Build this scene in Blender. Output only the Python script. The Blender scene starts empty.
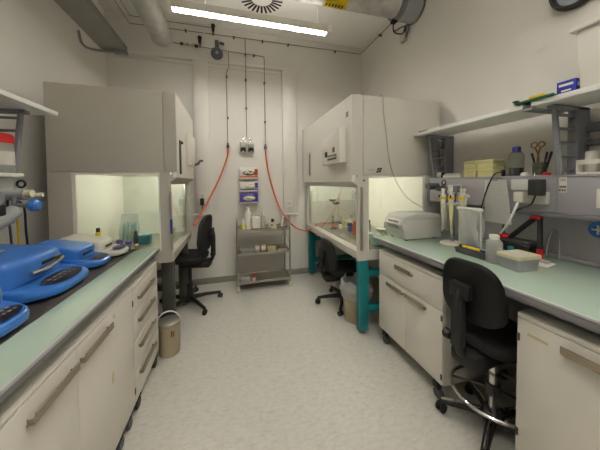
import bpy, bmesh, math, random
from mathutils import Vector, Matrix
random.seed(4)
SC = bpy.context.scene
COL = SC.collection
PI = math.pi

# ------------------------------------------------------------------ materials
def lin(c):
    return tuple(((v/255)/12.92 if v/255 <= .04045 else ((v/255+.055)/1.055)**2.4) for v in c)

MATS = {}
def mat(name, rgb, rough=.5, metal=0, var=.04, scale=6, bump=0, bscale=60, trans=0, spec=.5, coat=0):
    m = bpy.data.materials.new(name); m.use_nodes = True
    nt = m.node_tree; b = nt.nodes['Principled BSDF']
    c = lin(rgb)
    tc = nt.nodes.new('ShaderNodeTexCoord')
    nz = nt.nodes.new('ShaderNodeTexNoise'); nz.inputs['Scale'].default_value = scale; nz.inputs['Detail'].default_value = 4
    nt.links.new(tc.outputs['Object'], nz.inputs['Vector'])
    rp = nt.nodes.new('ShaderNodeValToRGB')
    rp.color_ramp.elements[0].position = .3; rp.color_ramp.elements[1].position = .7
    rp.color_ramp.elements[0].color = tuple(max(0, v*(1-var)) for v in c)+(1,)
    rp.color_ramp.elements[1].color = tuple(min(1, v*(1+var)) for v in c)+(1,)
    nt.links.new(nz.outputs['Fac'], rp.inputs['Fac'])
    nt.links.new(rp.outputs['Color'], b.inputs['Base Color'])
    b.inputs['Roughness'].default_value = rough; b.inputs['Metallic'].default_value = metal
    b.inputs['Specular IOR Level'].default_value = spec
    if coat: b.inputs['Coat Weight'].default_value = coat; b.inputs['Coat Roughness'].default_value = .15
    if trans: b.inputs['Transmission Weight'].default_value = trans
    if bump:
        n2 = nt.nodes.new('ShaderNodeTexNoise'); n2.inputs['Scale'].default_value = bscale
        nt.links.new(tc.outputs['Object'], n2.inputs['Vector'])
        bp = nt.nodes.new('ShaderNodeBump'); bp.inputs['Strength'].default_value = bump; bp.inputs['Distance'].default_value = .01
        nt.links.new(n2.outputs['Fac'], bp.inputs['Height']); nt.links.new(bp.outputs['Normal'], b.inputs['Normal'])
    MATS[name] = m
    return m

def glass(name, tint, reflect=.08, rough=.02, haze=0, hazecol=(230, 230, 225)):
    """thin sheet glass / clear plastic: see-through with a fresnel sheen and optional milky haze"""
    m = bpy.data.materials.new(name); m.use_nodes = True
    nt = m.node_tree; nt.nodes.clear()
    out = nt.nodes.new('ShaderNodeOutputMaterial')
    tr = nt.nodes.new('ShaderNodeBsdfTransparent'); tr.inputs[0].default_value = lin(tint)+(1,)
    gl = nt.nodes.new('ShaderNodeBsdfGlossy'); gl.inputs['Roughness'].default_value = rough
    fr = nt.nodes.new('ShaderNodeLayerWeight'); fr.inputs['Blend'].default_value = .25
    mu = nt.nodes.new('ShaderNodeMath'); mu.operation = 'MULTIPLY_ADD'
    mu.inputs[1].default_value = .45; mu.inputs[2].default_value = reflect
    nt.links.new(fr.outputs['Fresnel'], mu.inputs[0])
    mx = nt.nodes.new('ShaderNodeMixShader')
    nt.links.new(mu.outputs[0], mx.inputs[0]); nt.links.new(tr.outputs[0], mx.inputs[1]); nt.links.new(gl.outputs[0], mx.inputs[2])
    last = mx
    if haze:
        df = nt.nodes.new('ShaderNodeBsdfDiffuse'); df.inputs[0].default_value = lin(hazecol)+(1,)
        tl = nt.nodes.new('ShaderNodeBsdfTranslucent'); tl.inputs[0].default_value = lin(hazecol)+(1,)
        ad = nt.nodes.new('ShaderNodeMixShader'); nt.links.new(df.outputs[0], ad.inputs[1]); nt.links.new(tl.outputs[0], ad.inputs[2])
        m2 = nt.nodes.new('ShaderNodeMixShader'); m2.inputs[0].default_value = haze
        nt.links.new(mx.outputs[0], m2.inputs[1]); nt.links.new(ad.outputs[0], m2.inputs[2]); last = m2
    nt.links.new(last.outputs[0], out.inputs[0])
    MATS[name] = m
    return m

def emit(name, rgb, strength):
    m = bpy.data.materials.new(name); m.use_nodes = True
    nt = m.node_tree; nt.nodes.clear()
    o = nt.nodes.new('ShaderNodeOutputMaterial'); e = nt.nodes.new('ShaderNodeEmission')
    e.inputs[0].default_value = rgb+(1,); e.inputs[1].default_value = strength
    nt.links.new(e.outputs[0], o.inputs[0]); MATS[name] = m
    return m

mat('wall_paint', (226, 222, 214), .85, var=.02, scale=1.5, bump=.05, bscale=90)
mat('ceiling_paint', (244, 241, 234), .9, var=.02, scale=1.2)
mat('trim_paint', (227, 223, 214), .5, var=.02)
mat('baseboard_vinyl', (140, 136, 126), .6)
mat('cream_laminate', (233, 227, 216), .38, var=.02, scale=3)
mat('cabinet_carcass', (214, 209, 199), .5, var=.02)
mat('hood_grey', (204, 200, 190), .45, var=.015, scale=2)
mat('hood_taupe', (179, 174, 162), .5, var=.02, scale=2)
mat('hood_cover', (226, 222, 211), .42, var=.015, scale=2)
mat('hood_lining', (240, 236, 226), .5, var=.02)
mat('mint_glass', (180, 200, 183), .18, var=.03, scale=2.5, coat=.3)
mat('hood_far', (226, 228, 218), .3)
mat('nosing_grey', (124, 120, 122), .5)
mat('nosing_pale', (190, 192, 190), .4)
mat('black_mat', (42, 37, 35), .7, var=.15, scale=12, bump=.1)
mat('steel', (176, 171, 160), .32, .9, var=.05)
mat('handle_nickel', (158, 147, 128), .36, .6)
mat('chrome', (205, 203, 198), .12, 1)
mat('galvanised', (186, 185, 178), .42, .3, var=.18, scale=9)
mat('tray_zinc', (136, 135, 124), .55, .3, var=.08)
mat('black_plastic', (15, 15, 15), .55, var=.1)
mat('black_fabric', (13, 12, 13), .85, var=.25, scale=90, bump=.25, bscale=220)
mat('black_leather', (12, 11, 11), .6, spec=.25, var=.1, bump=.1, bscale=120)
mat('dark_grey', (70, 69, 72), .55)
mat('slate_grey', (112, 111, 116), .5)
mat('panel_grey', (158, 153, 157), .55, var=.02)
mat('panel_shade_lift', (180, 176, 179), .55, var=.02)  # panel grey painted paler, to make up for shade under the trunking
mat('shelf_white', (242, 240, 233), .4, var=.01)
mat('bracket_grey', (128, 128, 135), .5)
mat('teal', (8, 112, 118), .4, var=.04)
mat('dark_green_grey', (60, 61, 52), .5)
mat('blue', (48, 110, 190), .28, var=.04, coat=.3)
mat('blue_deep', (18, 62, 132), .35)
mat('panel_dark', (62, 56, 72), .3, var=.15, scale=80)
mat('white_plastic', (226, 222, 212), .4, var=.02)
mat('off_white', (208, 203, 190), .45, var=.02)
mat('grey_plastic', (196, 194, 187), .45, var=.02)
mat('mid_grey_plastic', (152, 153, 153), .5, var=.02)
mat('orange', (205, 92, 48), .45)
mat('red', (190, 24, 24), .4)
mat('yellow', (226, 190, 36), .5)
mat('sticker_yellow', (240, 214, 40), .45)
mat('tape', (214, 206, 164), .6)
mat('regulator', (74, 79, 84), .5)
mat('yellow_green', (205, 205, 60), .5)
mat('pale_yellow', (216, 209, 150), .45)
mat('brown', (120, 78, 45), .6)
mat('brass', (150, 112, 62), .35, .8)
mat('green', (26, 92, 62), .5)
mat('navy', (40, 44, 140), .5)
mat('purple', (74, 56, 150), .45)
mat('paper', (222, 218, 206), .8, var=.015)
mat('print_grey', (150, 148, 146), .8)
mat('bin_beige', (168, 157, 130), .45, var=.06, scale=4)
mat('bin_lid', (150, 146, 136), .35, .5)
mat('wire_white', (226, 226, 222), .4)
mat('cable_black', (22, 21, 21), .5)
mat('cable_grey', (150, 146, 140), .5)
mat('rubber_cream', (206, 200, 168), .5)
mat('teal_bag', (120, 176, 182), .5)
mat('liquid_dark', (52, 58, 44), .25)
mat('rust_orange', (176, 78, 40), .5)
mat('clock_face', (150, 156, 168), .3)
mat('cable_thin', (170, 164, 152), .5)
mat('teal_box', (64, 128, 142), .5)
glass('pane', (246, 249, 243), .04)
glass('pane_frost', (232, 234, 222), .05, haze=.10, hazecol=(238, 232, 205))
glass('pane_clear', (240, 243, 236), .03)
glass('bottle_glass', (225, 230, 222), .08, haze=.06)
glass('milky', (235, 236, 230), .05, .2, haze=.62, hazecol=(228, 228, 222))
glass('bag_film', (244, 244, 242), .06, .15, haze=.58, hazecol=(248, 248, 246))
glass('sleeve_film', (244, 246, 244), .06, .15, haze=.22, hazecol=(240, 242, 240))
glass('liner_film', (244, 244, 242), .06, .15, haze=.7, hazecol=(236, 236, 234))
mat('pipe_metal', (138, 128, 110), .45)
mat('clamp_brown', (104, 90, 76), .6)
LAMP = (1.0, .965, .92)
emit('tube_light', LAMP, 152)
emit('near_tube_light', LAMP, 165)
emit('ceiling_fill', LAMP, 30)  # added upward glow that brightens the ceiling
emit('near_ceiling_fill', LAMP, 420)  # stronger added ceiling fill for the luminaires out of view
emit('hood_tube', (1.0, .975, .92), 95)

# linoleum: pale beige grey with brushed streaks and specks
def make_floor_mat():
    m = bpy.data.materials.new('linoleum'); m.use_nodes = True
    nt = m.node_tree; b = nt.nodes['Principled BSDF']
    tc = nt.nodes.new('ShaderNodeTexCoord')
    mp = nt.nodes.new('ShaderNodeMapping'); mp.inputs['Scale'].default_value = (4, 9, 1); mp.inputs['Rotation'].default_value = (0, 0, .25)
    n1 = nt.nodes.new('ShaderNodeTexNoise'); n1.inputs['Scale'].default_value = 5.5; n1.inputs['Detail'].default_value = 9; n1.inputs['Roughness'].default_value = .68; n1.inputs['Distortion'].default_value = .6
    nt.links.new(tc.outputs['Object'], mp.inputs[0]); nt.links.new(mp.outputs[0], n1.inputs['Vector'])
    r1 = nt.nodes.new('ShaderNodeValToRGB')
    e = r1.color_ramp.elements
    e[0].position = .34; e[0].color = lin((192, 189, 178))+(1,)
    e[1].position = .62; e[1].color = lin((211, 208, 198))+(1,)
    k = e.new(.47); k.color = lin((204, 201, 191))+(1,)
    nt.links.new(n1.outputs['Fac'], r1.inputs[0])
    nt.links.new(r1.outputs[0], b.inputs['Base Color'])
    b.inputs['Roughness'].default_value = .42
    return m
MATS['linoleum'] = make_floor_mat()

def make_lined_paper():
    m = bpy.data.materials.new('printed_sheet'); m.use_nodes = True
    nt = m.node_tree; b = nt.nodes['Principled BSDF']
    tc = nt.nodes.new('ShaderNodeTexCoord')
    w = nt.nodes.new('ShaderNodeTexWave'); w.bands_direction = 'Z'; w.inputs['Scale'].default_value = 18; w.inputs['Distortion'].default_value = .0
    n = nt.nodes.new('ShaderNodeTexNoise'); n.inputs['Scale'].default_value = 140
    mm = nt.nodes.new('ShaderNodeMath'); mm.operation = 'MULTIPLY'
    nt.links.new(tc.outputs['Object'], w.inputs[0]); nt.links.new(tc.outputs['Object'], n.inputs['Vector'])
    nt.links.new(w.outputs['Fac'], mm.inputs[0]); nt.links.new(n.outputs['Fac'], mm.inputs[1])
    r = nt.nodes.new('ShaderNodeValToRGB')
    r.color_ramp.elements[0].position = .38; r.color_ramp.elements[0].color = lin((232, 230, 222))+(1,)
    r.color_ramp.elements[1].position = .6; r.color_ramp.elements[1].color = lin((210, 208, 198))+(1,)
    nt.links.new(mm.outputs[0], r.inputs[0]); nt.links.new(r.outputs[0], b.inputs['Base Color'])
    b.inputs['Roughness'].default_value = .8
    return m
MATS['printed_sheet'] = make_lined_paper()

# ------------------------------------------------------------------ mesh helpers
class MB:
    def __init__(s, o=(0, 0, 0)):
        s.bm = bmesh.new(); s.o = Vector(o)
    def _add(s, tmp, mtx=None):
        if mtx is not None: bmesh.ops.transform(tmp, matrix=mtx, verts=tmp.verts)
        bmesh.ops.translate(tmp, vec=-s.o, verts=tmp.verts)
        me = bpy.data.meshes.new('t'); tmp.to_mesh(me); tmp.free(); s.bm.from_mesh(me); bpy.data.meshes.remove(me)
        return s
    def box(s, x0, x1, y0, y1, z0, z1, bev=0, seg=2, rz=0, mtx=None):
        x0, x1 = sorted((x0, x1)); y0, y1 = sorted((y0, y1)); z0, z1 = sorted((z0, z1))
        t = bmesh.new(); bmesh.ops.create_cube(t, size=1)
        bmesh.ops.scale(t, vec=(x1-x0, y1-y0, z1-z0), verts=t.verts)
        if bev: bmesh.ops.bevel(t, geom=list(t.edges), offset=min(bev, .49*min(x1-x0, y1-y0, z1-z0)), segments=seg, affect='EDGES', profile=.5)
        if rz: bmesh.ops.rotate(t, cent=(0, 0, 0), matrix=Matrix.Rotation(rz, 3, 'Z'), verts=t.verts)
        bmesh.ops.translate(t, vec=((x0+x1)/2, (y0+y1)/2, (z0+z1)/2), verts=t.verts)
        return s._add(t, mtx)
    def _ring(s, t, c, u, v, r, n):
        return [t.verts.new(c+u*(r*math.cos(2*PI*i/n))+v*(r*math.sin(2*PI*i/n))) for i in range(n)]
    def cyl(s, p0, p1, r0, r1=None, n=20, caps=True):
        return s.tube([p0, p1], r0, n, r1=r1, caps=caps)
    def tube(s, pts, r, n=8, r1=None, caps=True, smooth=0):
        P = [Vector(p) for p in pts]
        if smooth: P = spline(P, smooth)
        t = bmesh.new(); rings = []
        d = (P[1]-P[0]).normalized()
        u = d.cross(Vector((0, 0, 1)));
        if u.length < 1e-3: u = d.cross(Vector((1, 0, 0)))
        u.normalize()
        for i, p in enumerate(P):
            if i == 0: d = P[1]-P[0]
            elif i == len(P)-1: d = P[-1]-P[-2]
            else: d = (P[i+1]-P[i]).normalized()+(P[i]-P[i-1]).normalized()
            d.normalize(); u = (u-d*u.dot(d)).normalized(); v = d.cross(u)
            rr = r if r1 is None else r+(r1-r)*i/(len(P)-1)
            rings.append(s._ring(t, p, u, v, rr, n))
        for a, b in zip(rings, rings[1:]):
            for i in range(n): t.faces.new((a[i], a[(i+1) % n], b[(i+1) % n], b[i]))
        if caps: t.faces.new(rings[0][::-1]); t.faces.new(rings[-1])
        return s._add(t)
    def lathe(s, prof, c=(0, 0, 0), n=24, axis='Z'):
        t = bmesh.new(); rings = []
        for r, z in prof:
            if r < 1e-6: rings.append([t.verts.new((0, 0, z))])
            else: rings.append([t.verts.new((r*math.cos(2*PI*i/n), r*math.sin(2*PI*i/n), z)) for i in range(n)])
        for a, b in zip(rings, rings[1:]):
            for i in range(n):
                j = (i+1) % n
                if len(a) == 1 and len(b) == 1: continue
                if len(a) == 1: t.faces.new((a[0], b[j], b[i]))
                elif len(b) == 1: t.faces.new((a[i], a[j], b[0]))
                else: t.faces.new((a[i], a[j], b[j], b[i]))
        M = Matrix.Translation(c)
        if axis == 'X': M = M @ Matrix.Rotation(PI/2, 4, 'Y')
        if axis == 'Y': M = M @ Matrix.Rotation(-PI/2, 4, 'X')
        return s._add(t, M)
    def prism(s, poly, axis, a, b, bev=0):
        """poly in the two other axes (in x,y,z order), extruded along axis from a to b"""
        t = bmesh.new()
        def mk(q, w):
            if axis == 'X': return (w, q[0], q[1])
            if axis == 'Y': return (q[0], w, q[1])
            return (q[0], q[1], w)
        A = [t.verts.new(mk(q, a)) for q in poly]; B = [t.verts.new(mk(q, b)) for q in poly]
        n = len(poly)
        t.faces.new(A[::-1]); t.faces.new(B)
        for i in range(n): t.faces.new((A[i], A[(i+1) % n], B[(i+1) % n], B[i]))
        bmesh.ops.recalc_face_normals(t, faces=t.faces)
        if bev: bmesh.ops.bevel(t, geom=list(t.edges), offset=bev, segments=2, affect='EDGES', profile=.5)
        return s._add(t)
    def loft(s, rings, closed=True):
        """rings: lists of 3-D points, all equally long"""
        t = bmesh.new(); R = [[t.verts.new(p) for p in r] for r in rings]; n = len(R[0])
        for a, b in zip(R, R[1:]):
            for i in range(n): t.faces.new((a[i], a[(i+1) % n], b[(i+1) % n], b[i]))
        if closed: t.faces.new(R[0][::-1]); t.faces.new(R[-1])
        bmesh.ops.recalc_face_normals(t, faces=t.faces)
        return s._add(t)
    def grid(s, f, nu, nv, thick=0):
        t = bmesh.new()
        V = [[t.verts.new(f(i/nu, j/nv)) for j in range(nv+1)] for i in range(nu+1)]
        for i in range(nu):
            for j in range(nv): t.faces.new((V[i][j], V[i+1][j], V[i+1][j+1], V[i][j+1]))
        if thick: bmesh.ops.solidify(t, geom=list(t.faces), thickness=thick)
        return s._add(t)
    def ball(s, c, r, n=16):
        t = bmesh.new(); bmesh.ops.create_uvsphere(t, u_segments=n, v_segments=max(6, n//2), radius=1)
        rr = r if isinstance(r, tuple) else (r, r, r)
        bmesh.ops.scale(t, vec=rr, verts=t.verts); bmesh.ops.translate(t, vec=c, verts=t.verts)
        return s._add(t)
    def torus(s, c, R, r, axis='Z', n=32, m=8, a0=0, a1=2*PI):
        pts = []
        k = n if abs(a1-a0-2*PI) < 1e-6 else n
        for i in range(k+1):
            a = a0+(a1-a0)*i/k; x, y = R*math.cos(a), R*math.sin(a)
            pts.append({'Z': (c[0]+x, c[1]+y, c[2]), 'X': (c[0], c[1]+x, c[2]+y), 'Y': (c[0]+x, c[1], c[2]+y)}[axis])
        return s.tube(pts, r, m)
    def build(s, name, m, parent=None, **props):
        me = bpy.data.meshes.new(name); bmesh.ops.recalc_face_normals(s.bm, faces=s.bm.faces)
        s.bm.to_mesh(me); s.bm.free()
        for p in me.polygons: p.use_smooth = True
        me.set_sharp_from_angle(angle=math.radians(32))
        me.materials.append(MATS[m])
        o = bpy.data.objects.new(name, me); COL.objects.link(o)
        if parent is not None: o.parent = parent
        else: o.location = s.o
        for k, v in props.items(): o[k] = v
        return o

def spline(P, k):
    out = []
    Q = [P[0]*2-P[1]]+P+[P[-1]*2-P[-2]]
    for i in range(1, len(Q)-2):
        a, b, c, d = Q[i-1:i+3]
        for j in range(k):
            t = j/k
            out.append(.5*((2*b)+(c-a)*t+(2*a-5*b+4*c-d)*t*t+(3*b-a-3*c+d)*t**3))
    out.append(P[-1]); return out

def thing(name, label, cat, loc=(0, 0, 0), rz=0, group=None):
    o = bpy.data.objects.new(name, None); o.empty_display_size = .05; COL.objects.link(o)
    o.location = loc; o.rotation_euler = (0, 0, rz); o['label'] = label; o['category'] = cat
    if group: o['group'] = group
    return o
def tag(o, label, cat, group=None):
    o['label'] = label; o['category'] = cat
    if group: o['group'] = group
    return o
def struct(name, mb, m):
    return mb.build(name, m, None, kind='structure')
def copy_thing(r, loc, rz=0, label=None):
    c = r.copy(); COL.objects.link(c); c.location = loc; c.rotation_euler = (0, 0, rz)
    if label: c['label'] = label
    for ch in r.children:
        d = ch.copy(); COL.objects.link(d); d.parent = c
        for g in ch.children:
            e = g.copy(); COL.objects.link(e); e.parent = d
    return c

# ------------------------------------------------------------------ camera
CAM_H = 1.4207
cam = bpy.data.cameras.new('camera'); camo = bpy.data.objects.new('camera', cam); COL.objects.link(camo)
yaw, pit, rol = .27037, .03305, .009576
right0 = Vector((math.cos(yaw), -math.sin(yaw), 0)); fwd0 = Vector((math.sin(yaw), math.cos(yaw), 0)); up0 = Vector((0, 0, 1))
fwd = fwd0*math.cos(pit)-up0*math.sin(pit); up1 = up0*math.cos(pit)+fwd0*math.sin(pit)
# image is rotated by the roll (right vector rises to the right)
rx = right0*math.cos(rol)-up1*math.sin(rol)
ux = up1*math.cos(rol)+right0*math.sin(rol)
camo.matrix_world = Matrix(((rx.x, ux.x, -fwd.x, 0), (rx.y, ux.y, -fwd.y, 0), (rx.z, ux.z, -fwd.z, CAM_H), (0, 0, 0, 1)))
cam.sensor_width = 36; cam.lens = 247.444/600*36; cam.shift_y = -(225-190.28)/600
cam.clip_start = .02
SC.camera = camo

# ------------------------------------------------------------------ room
XL, XR, YB, YF, ZC = -1.48, 2.07, 3.67, -3.2, 3.58
struct('floor', MB().box(XL-.1, XR+.1, YF-.1, YB+.1, -.1, 0), 'linoleum')
struct('ceiling', MB().box(XL-.1, XR+.1, YF-.1, YB+.1, ZC, ZC+.1), 'ceiling_paint')
struct('wall_left', MB().box(XL-.1, XL, YF-.1, YB+.1, 0, ZC), 'wall_paint')
struct('wall_right', MB().box(XR, XR+.1, YF-.1, YB+.1, 0, ZC), 'wall_paint')
struct('wall_back', MB().box(XL, XR, YB, YB+.1, 0, ZC), 'wall_paint')
struct('wall_front', MB().box(XL, XR, YF-.1, YF, 0, ZC), 'wall_paint')
struct('baseboard_back', MB().box(XL, XR, YB-.012, YB, 0, .085, .003), 'baseboard_vinyl')
struct('baseboard_right', MB().box(XR-.012, XR, YF, YB-.012, 0, .085, .003), 'baseboard_vinyl')
struct('baseboard_left', MB().box(XL, XL+.012, YF, YB-.012, 0, .085, .003), 'baseboard_vinyl')
struct('trim_1', MB().box(XL, .98, YB-.022, YB, 3.075, 3.115, .004).box(XL, .98, YB-.012, YB, 3.02, 3.045, .002), 'trim_paint')
def trunk(x0, x1, z0, z1, name):
    mb = MB().box(x0, x1, YB-.05, YB, z0, z1, .004).box(x0+.025, x1-.025, YB-.056, YB-.05, z0, z1, .002)
    struct(name, mb, 'trim_paint')
trunk(-.47, -.29, 1.0, 3.07, 'trim_2')
trunk(.75, .955, .95, 3.07, 'trim_3')

def socket(x, z, label, y=YB-.056, plug=True):
    r = thing('wall_socket', label, 'socket', (x, y, z))
    MB((x, y, z)).box(x-.045, x+.045, y-.012, y, z-.075, z+.075, .004).build('faceplate', 'white_plastic', r)
    for dz in (.035, -.035):
        MB((x, y, z)).cyl((x, y-.014, z+dz), (x, y-.012, z+dz), .022).build('outlet', 'grey_plastic', r)
    if plug:
        MB((x, y, z)).box(x-.025, x+.025, y-.06, y-.0145, z-.09, z+.005, .008).tube([(x, y-.04, z-.09), (x, y-.03, z-.15), (x-.02, y-.01, z-.2)], .005, smooth=5).build('plug', 'black_plastic', r)
    return r
socket(-.385, 1.21, 'white double socket with a black plug on the left wall duct')
socket(.835, 1.07, 'white double socket with thin cable on the right wall duct', plug=False)
struct('trim_4', MB().box(-.49, -.26, YB-.075, YB, .985, 1.0, .003), 'trim_paint')
struct('trim_5', MB().box(.72, .975, YB-.075, YB, .935, .95, .003), 'trim_paint')

# ------------------------------------------------------------------ ceiling luminaires
def luminaire(x0, x1, y, z, label, rods=True, tube='near_tube_light'):
    o = ((x0+x1)/2, y, z); r = thing('fluorescent_luminaire', label, 'ceiling light', o)
    MB(o).prism([(y-.044, z), (y-.039, z), (y-.03, z+.034), (y+.03, z+.034), (y+.039, z), (y+.044, z), (y+.044, z+.074), (y+.039, z+.074), (y+.039, z+.04), (y-.039, z+.04), (y-.039, z+.074), (y-.044, z+.074)], 'X', x0, x1).build('housing', 'off_white', r)
    for xa, xb in ((x0-.004, x0+.05), (x1-.05, x1+.004)):
        MB(o).box(xa, xb, y-.045, y+.045, z-.002, z+.075, .004).build('end_cap', 'white_plastic', r)
    MB(o).cyl((x0+.08, y, z+.02), (x1-.08, y, z+.02), .0125, n=14).build('tube', tube, r)
    MB(o).cyl((x0+.08, y, z+.056), (x1-.08, y, z+.056), .01, n=12).build('ceiling_fill_tube', 'ceiling_fill' if tube == 'tube_light' else 'near_ceiling_fill', r)  # extra tube added to brighten the ceiling, unseen inside the housing
    for xx in (x0+.07, x1-.07): MB(o).box(xx-.012, xx+.012, y-.014, y+.014, z+.0405, z+.07, .002).build('fill_tube_holder', 'white_plastic', r)
    f = MB(o).box(x0+.05, x1-.05, y-.0385, y-.0365, z, z+.012).box(x0+.05, x1-.05, y+.0365, y+.0385, z, z+.012)
    n = int((x1-x0-.1)/.05)
    for i in range(n+1):
        xx = x0+.05+(x1-x0-.1)*i/n
        f.box(xx-.001, xx+.001, y-.038, y+.038, z-.0, z+.012)
    f.build('louvre', 'white_plastic', r)
    if rods:
        for xx in (x0+.35, x1-.15):
            MB(o).cyl((xx, y, z+.04), (xx, y, ZC), .005, n=8).build('suspension_rod', 'off_white', r)
    return r
luminaire(-.565, 1.105, 2.65, 3.08, 'long white fluorescent light hanging by rods before the back wall', tube='tube_light')
luminaire(-.3, 1.3, .35, 3.055, 'white fluorescent light hanging above the middle of the aisle')
luminaire(-.3, 1.3, -1.9, 3.055, 'white fluorescent light hanging near the front wall')

# swirl diffuser
o = (.38, 2.97, ZC)
v = thing('swirl_diffuser', 'square ceiling air vent with a ring of black radial slots', 'air vent', o)
MB(o).box(o[0]-.3, o[0]+.3, o[1]-.3, o[1]+.3, ZC-.012, ZC, .004).build('plate', 'ceiling_paint', v)
sl = MB(o)
for i in range(26):
    a = 2*PI*i/26
    M = Matrix.Translation((o[0], o[1], ZC-.0135)) @ Matrix.Rotation(a, 4, 'Z')
    sl.box(.125, .25, -.0125, .0125, -.001, .001, mtx=M)
sl.build('slots', 'black_plastic', v)
MB(o).cyl((o[0], o[1], ZC-.016), (o[0], o[1], ZC-.012), .1, n=28).build('centre_cap', 'ceiling_paint', v)

# ventilation duct at the left
o = (-.73, 3.2, 3.08); r = thing('ventilation_duct', 'round grey duct along the ceiling at left, ending before the back wall', 'duct', o)
mb = MB(o).cyl((-.73, YF+.01, 3.085), (-.73, 3.2, 3.085), .108, n=32)
mb.build('pipe_shell', 'galvanised', r)
for yy in (3.19, 2.4, 1.5):
    MB(o).lathe([(.108, -.02), (.115, -.018), (.115, .018), (.108, .02)], (-.73, yy-.02, 3.085), 32, 'Y').build('collar', 'galvanised', r)
MB(o).lathe([(0, 0), (.075, 0), (.075, .012), (0, .012)], (-.73, 3.2, 3.085), 28, 'Y').build('end_cap', 'tray_zinc', r)
for yy in (2.9, 1.0, -1):
    MB(o).cyl((-.73, yy, 3.18), (-.73, yy, ZC), .005, n=8).build('hanger_rod', 'steel', r)

# cable tray at upper left
o = (-1.2, 3.2, 2.88); r = thing('cable_tray', 'dark grey cable tray running along the upper left wall', 'cable tray', o)
MB(o).box(-1.325, -1.085, YF+.01, 3.2, 2.875, 2.88).box(-1.325, -1.321, YF+.01, 3.2, 2.88, 2.935).box(-1.089, -1.085, YF+.01, 3.2, 2.88, 2.935).build('channel', 'tray_zinc', r)
MB(o).box(-1.2, -1.075, 3.16, 3.2, 2.835, 2.875, .004).build('end_bracket', 'bracket_grey', r)
MB(o).tube([(-1.455, 3.04, 2.97), (-1.455, 3.1, 2.87), (-1.4, 3.17, 2.855), (-1.2, 3.18, 2.855)], .013, smooth=6).build('wall_arm', 'bracket_grey', r)

# big spiral duct at the right
o = (1.4, 2.22, 3.36); RD = .14; yc, zc = 2.44, 3.40
r = thing('spiral_duct', 'silver spiral duct entering the upper right wall', 'duct', o)
MB(o).cyl((-1.1, yc, zc), (1.83, yc, zc), RD, n=40).build('pipe_shell', 'galvanised', r)
sp = MB(o)
for i in range(21):
    x = -1.05+i*.135
    sp.lathe([(RD, -.006), (RD+.004, 0), (RD, .006)], (x, yc, zc), 36, 'X')
sp.build('seam', 'galvanised', r)
MB(o).lathe([(RD+.001, -.03), (RD+.018, -.028), (RD+.018, .028), (RD+.001, .03)], (1.83, yc, zc), 40, 'X').build('collar', 'slate_grey', r)
MB(o).cyl((1.86, yc, zc), (2.055, yc, zc), RD+.012, n=40).build('damper', 'mid_grey_plastic', r)
MB(o).lathe([(RD+.012, 0), (RD+.03, 0), (RD+.026, .014), (RD+.012, .014)], (2.056, yc, zc), 40, 'X').build('wall_flange', 'slate_grey', r)
def patch_on_duct(x0, x1, a0, a1, rr):
    def f(u, w):
        a = a0+(a1-a0)*w
        return (x0+(x1-x0)*u, yc+rr*math.sin(a), zc-rr*math.cos(a))
    return f
MB(o).grid(patch_on_duct(.95, 1.2, -.6, .5, RD+.005), 6, 8, .001).build('sticker', 'sticker_yellow', r)
tx = MB(o)
for k in range(6): tx.grid(patch_on_duct(.97+.035*k, .99+.035*k, -.1, .2, RD+.0065), 1, 4, .0005)
tx.build('sticker_print', 'brown', r)
# actuator cables and box
o = (2.05, 2.3, 3.1); r = thing('actuator_box', 'small pale junction box with black cables beneath the spiral duct', 'junction box', (2.069, 2.6, 3.16))
oo = (2.069, 2.6, 3.16)
MB(oo).box(2.02, 2.069, 2.57, 2.65, 3.11, 3.2, .006).build('box', 'off_white', r)
MB(oo).tube([(1.82, 2.5, 3.255), (1.86, 2.54, 3.16), (1.94, 2.5, 3.13), (1.98, 2.5, 3.21), (2.03, 2.55, 3.24), (2.04, 2.58, 3.19)], .007, smooth=8).build('cable', 'cable_black', r)
MB(oo).tube([(1.83, 2.52, 3.26), (1.89, 2.58, 3.2), (1.96, 2.55, 3.23), (2.03, 2.5, 3.24), (2.05, 2.56, 3.16), (2.045, 2.6, 3.14)], .006, smooth=8).build('cable', 'cable_black', r)
MB(oo).box(1.79, 1.85, 2.46, 2.52, 3.225, 3.258, .006).build('cable_gland', 'black_plastic', r)

# ------------------------------------------------------------------ gas pipes on the back wall
yp = YB-.035
o = (.3, yp, 3.45); r = thing('gas_pipe', 'thin metal pipe below the ceiling with a middle drop to twin taps', 'pipe', o)
MB(o).tube([(-1.2, .4, 3.44), (-1.2, yp, 3.44), (.2, yp, 3.455), (2.03, yp, 3.465), (2.035, yp-.01, 3.465), (2.035, 2.64, 3.465)], .0055).build('run', 'pipe_metal', r)
MB(o).tube([(.225, yp, 3.455), (.225, yp, 2.06)], .0055).build('drop', 'pipe_metal', r)
for x in (-1.0, -.55, .07, .47, .85, 1.6):
    MB(o).box(x-.01, x+.01, yp-.011, YB-.001, 3.438, 3.466, .003).build('clamp', 'clamp_brown', r)
for z in (3.23, 2.88, 2.48):
    MB(o).box(.213, .237, yp-.01, YB-.001, z-.012, z+.012, .003).build('clamp', 'clamp_brown', r)
MB(o).box(2.02, XR-.001, 3.09, 3.11, 3.45, 3.48, .003).build('clamp', 'clamp_brown', r)
o = (-.7, yp, 3.53); r2 = thing('gas_pipe', 'thin upper metal pipe nearest the ceiling, ending at the black valve', 'pipe', o)
MB(o).tube([(-1.19, .4, 3.535), (-1.19, yp, 3.535), (-.21, yp, 3.535)], .0055).build('run', 'pipe_metal', r2)
MB(o).box(-1.01, -.99, yp-.011, YB-.001, 3.522, 3.552, .003).build('clamp', 'clamp_brown', r2)
o = (.3, yp, 3.45)
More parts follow.
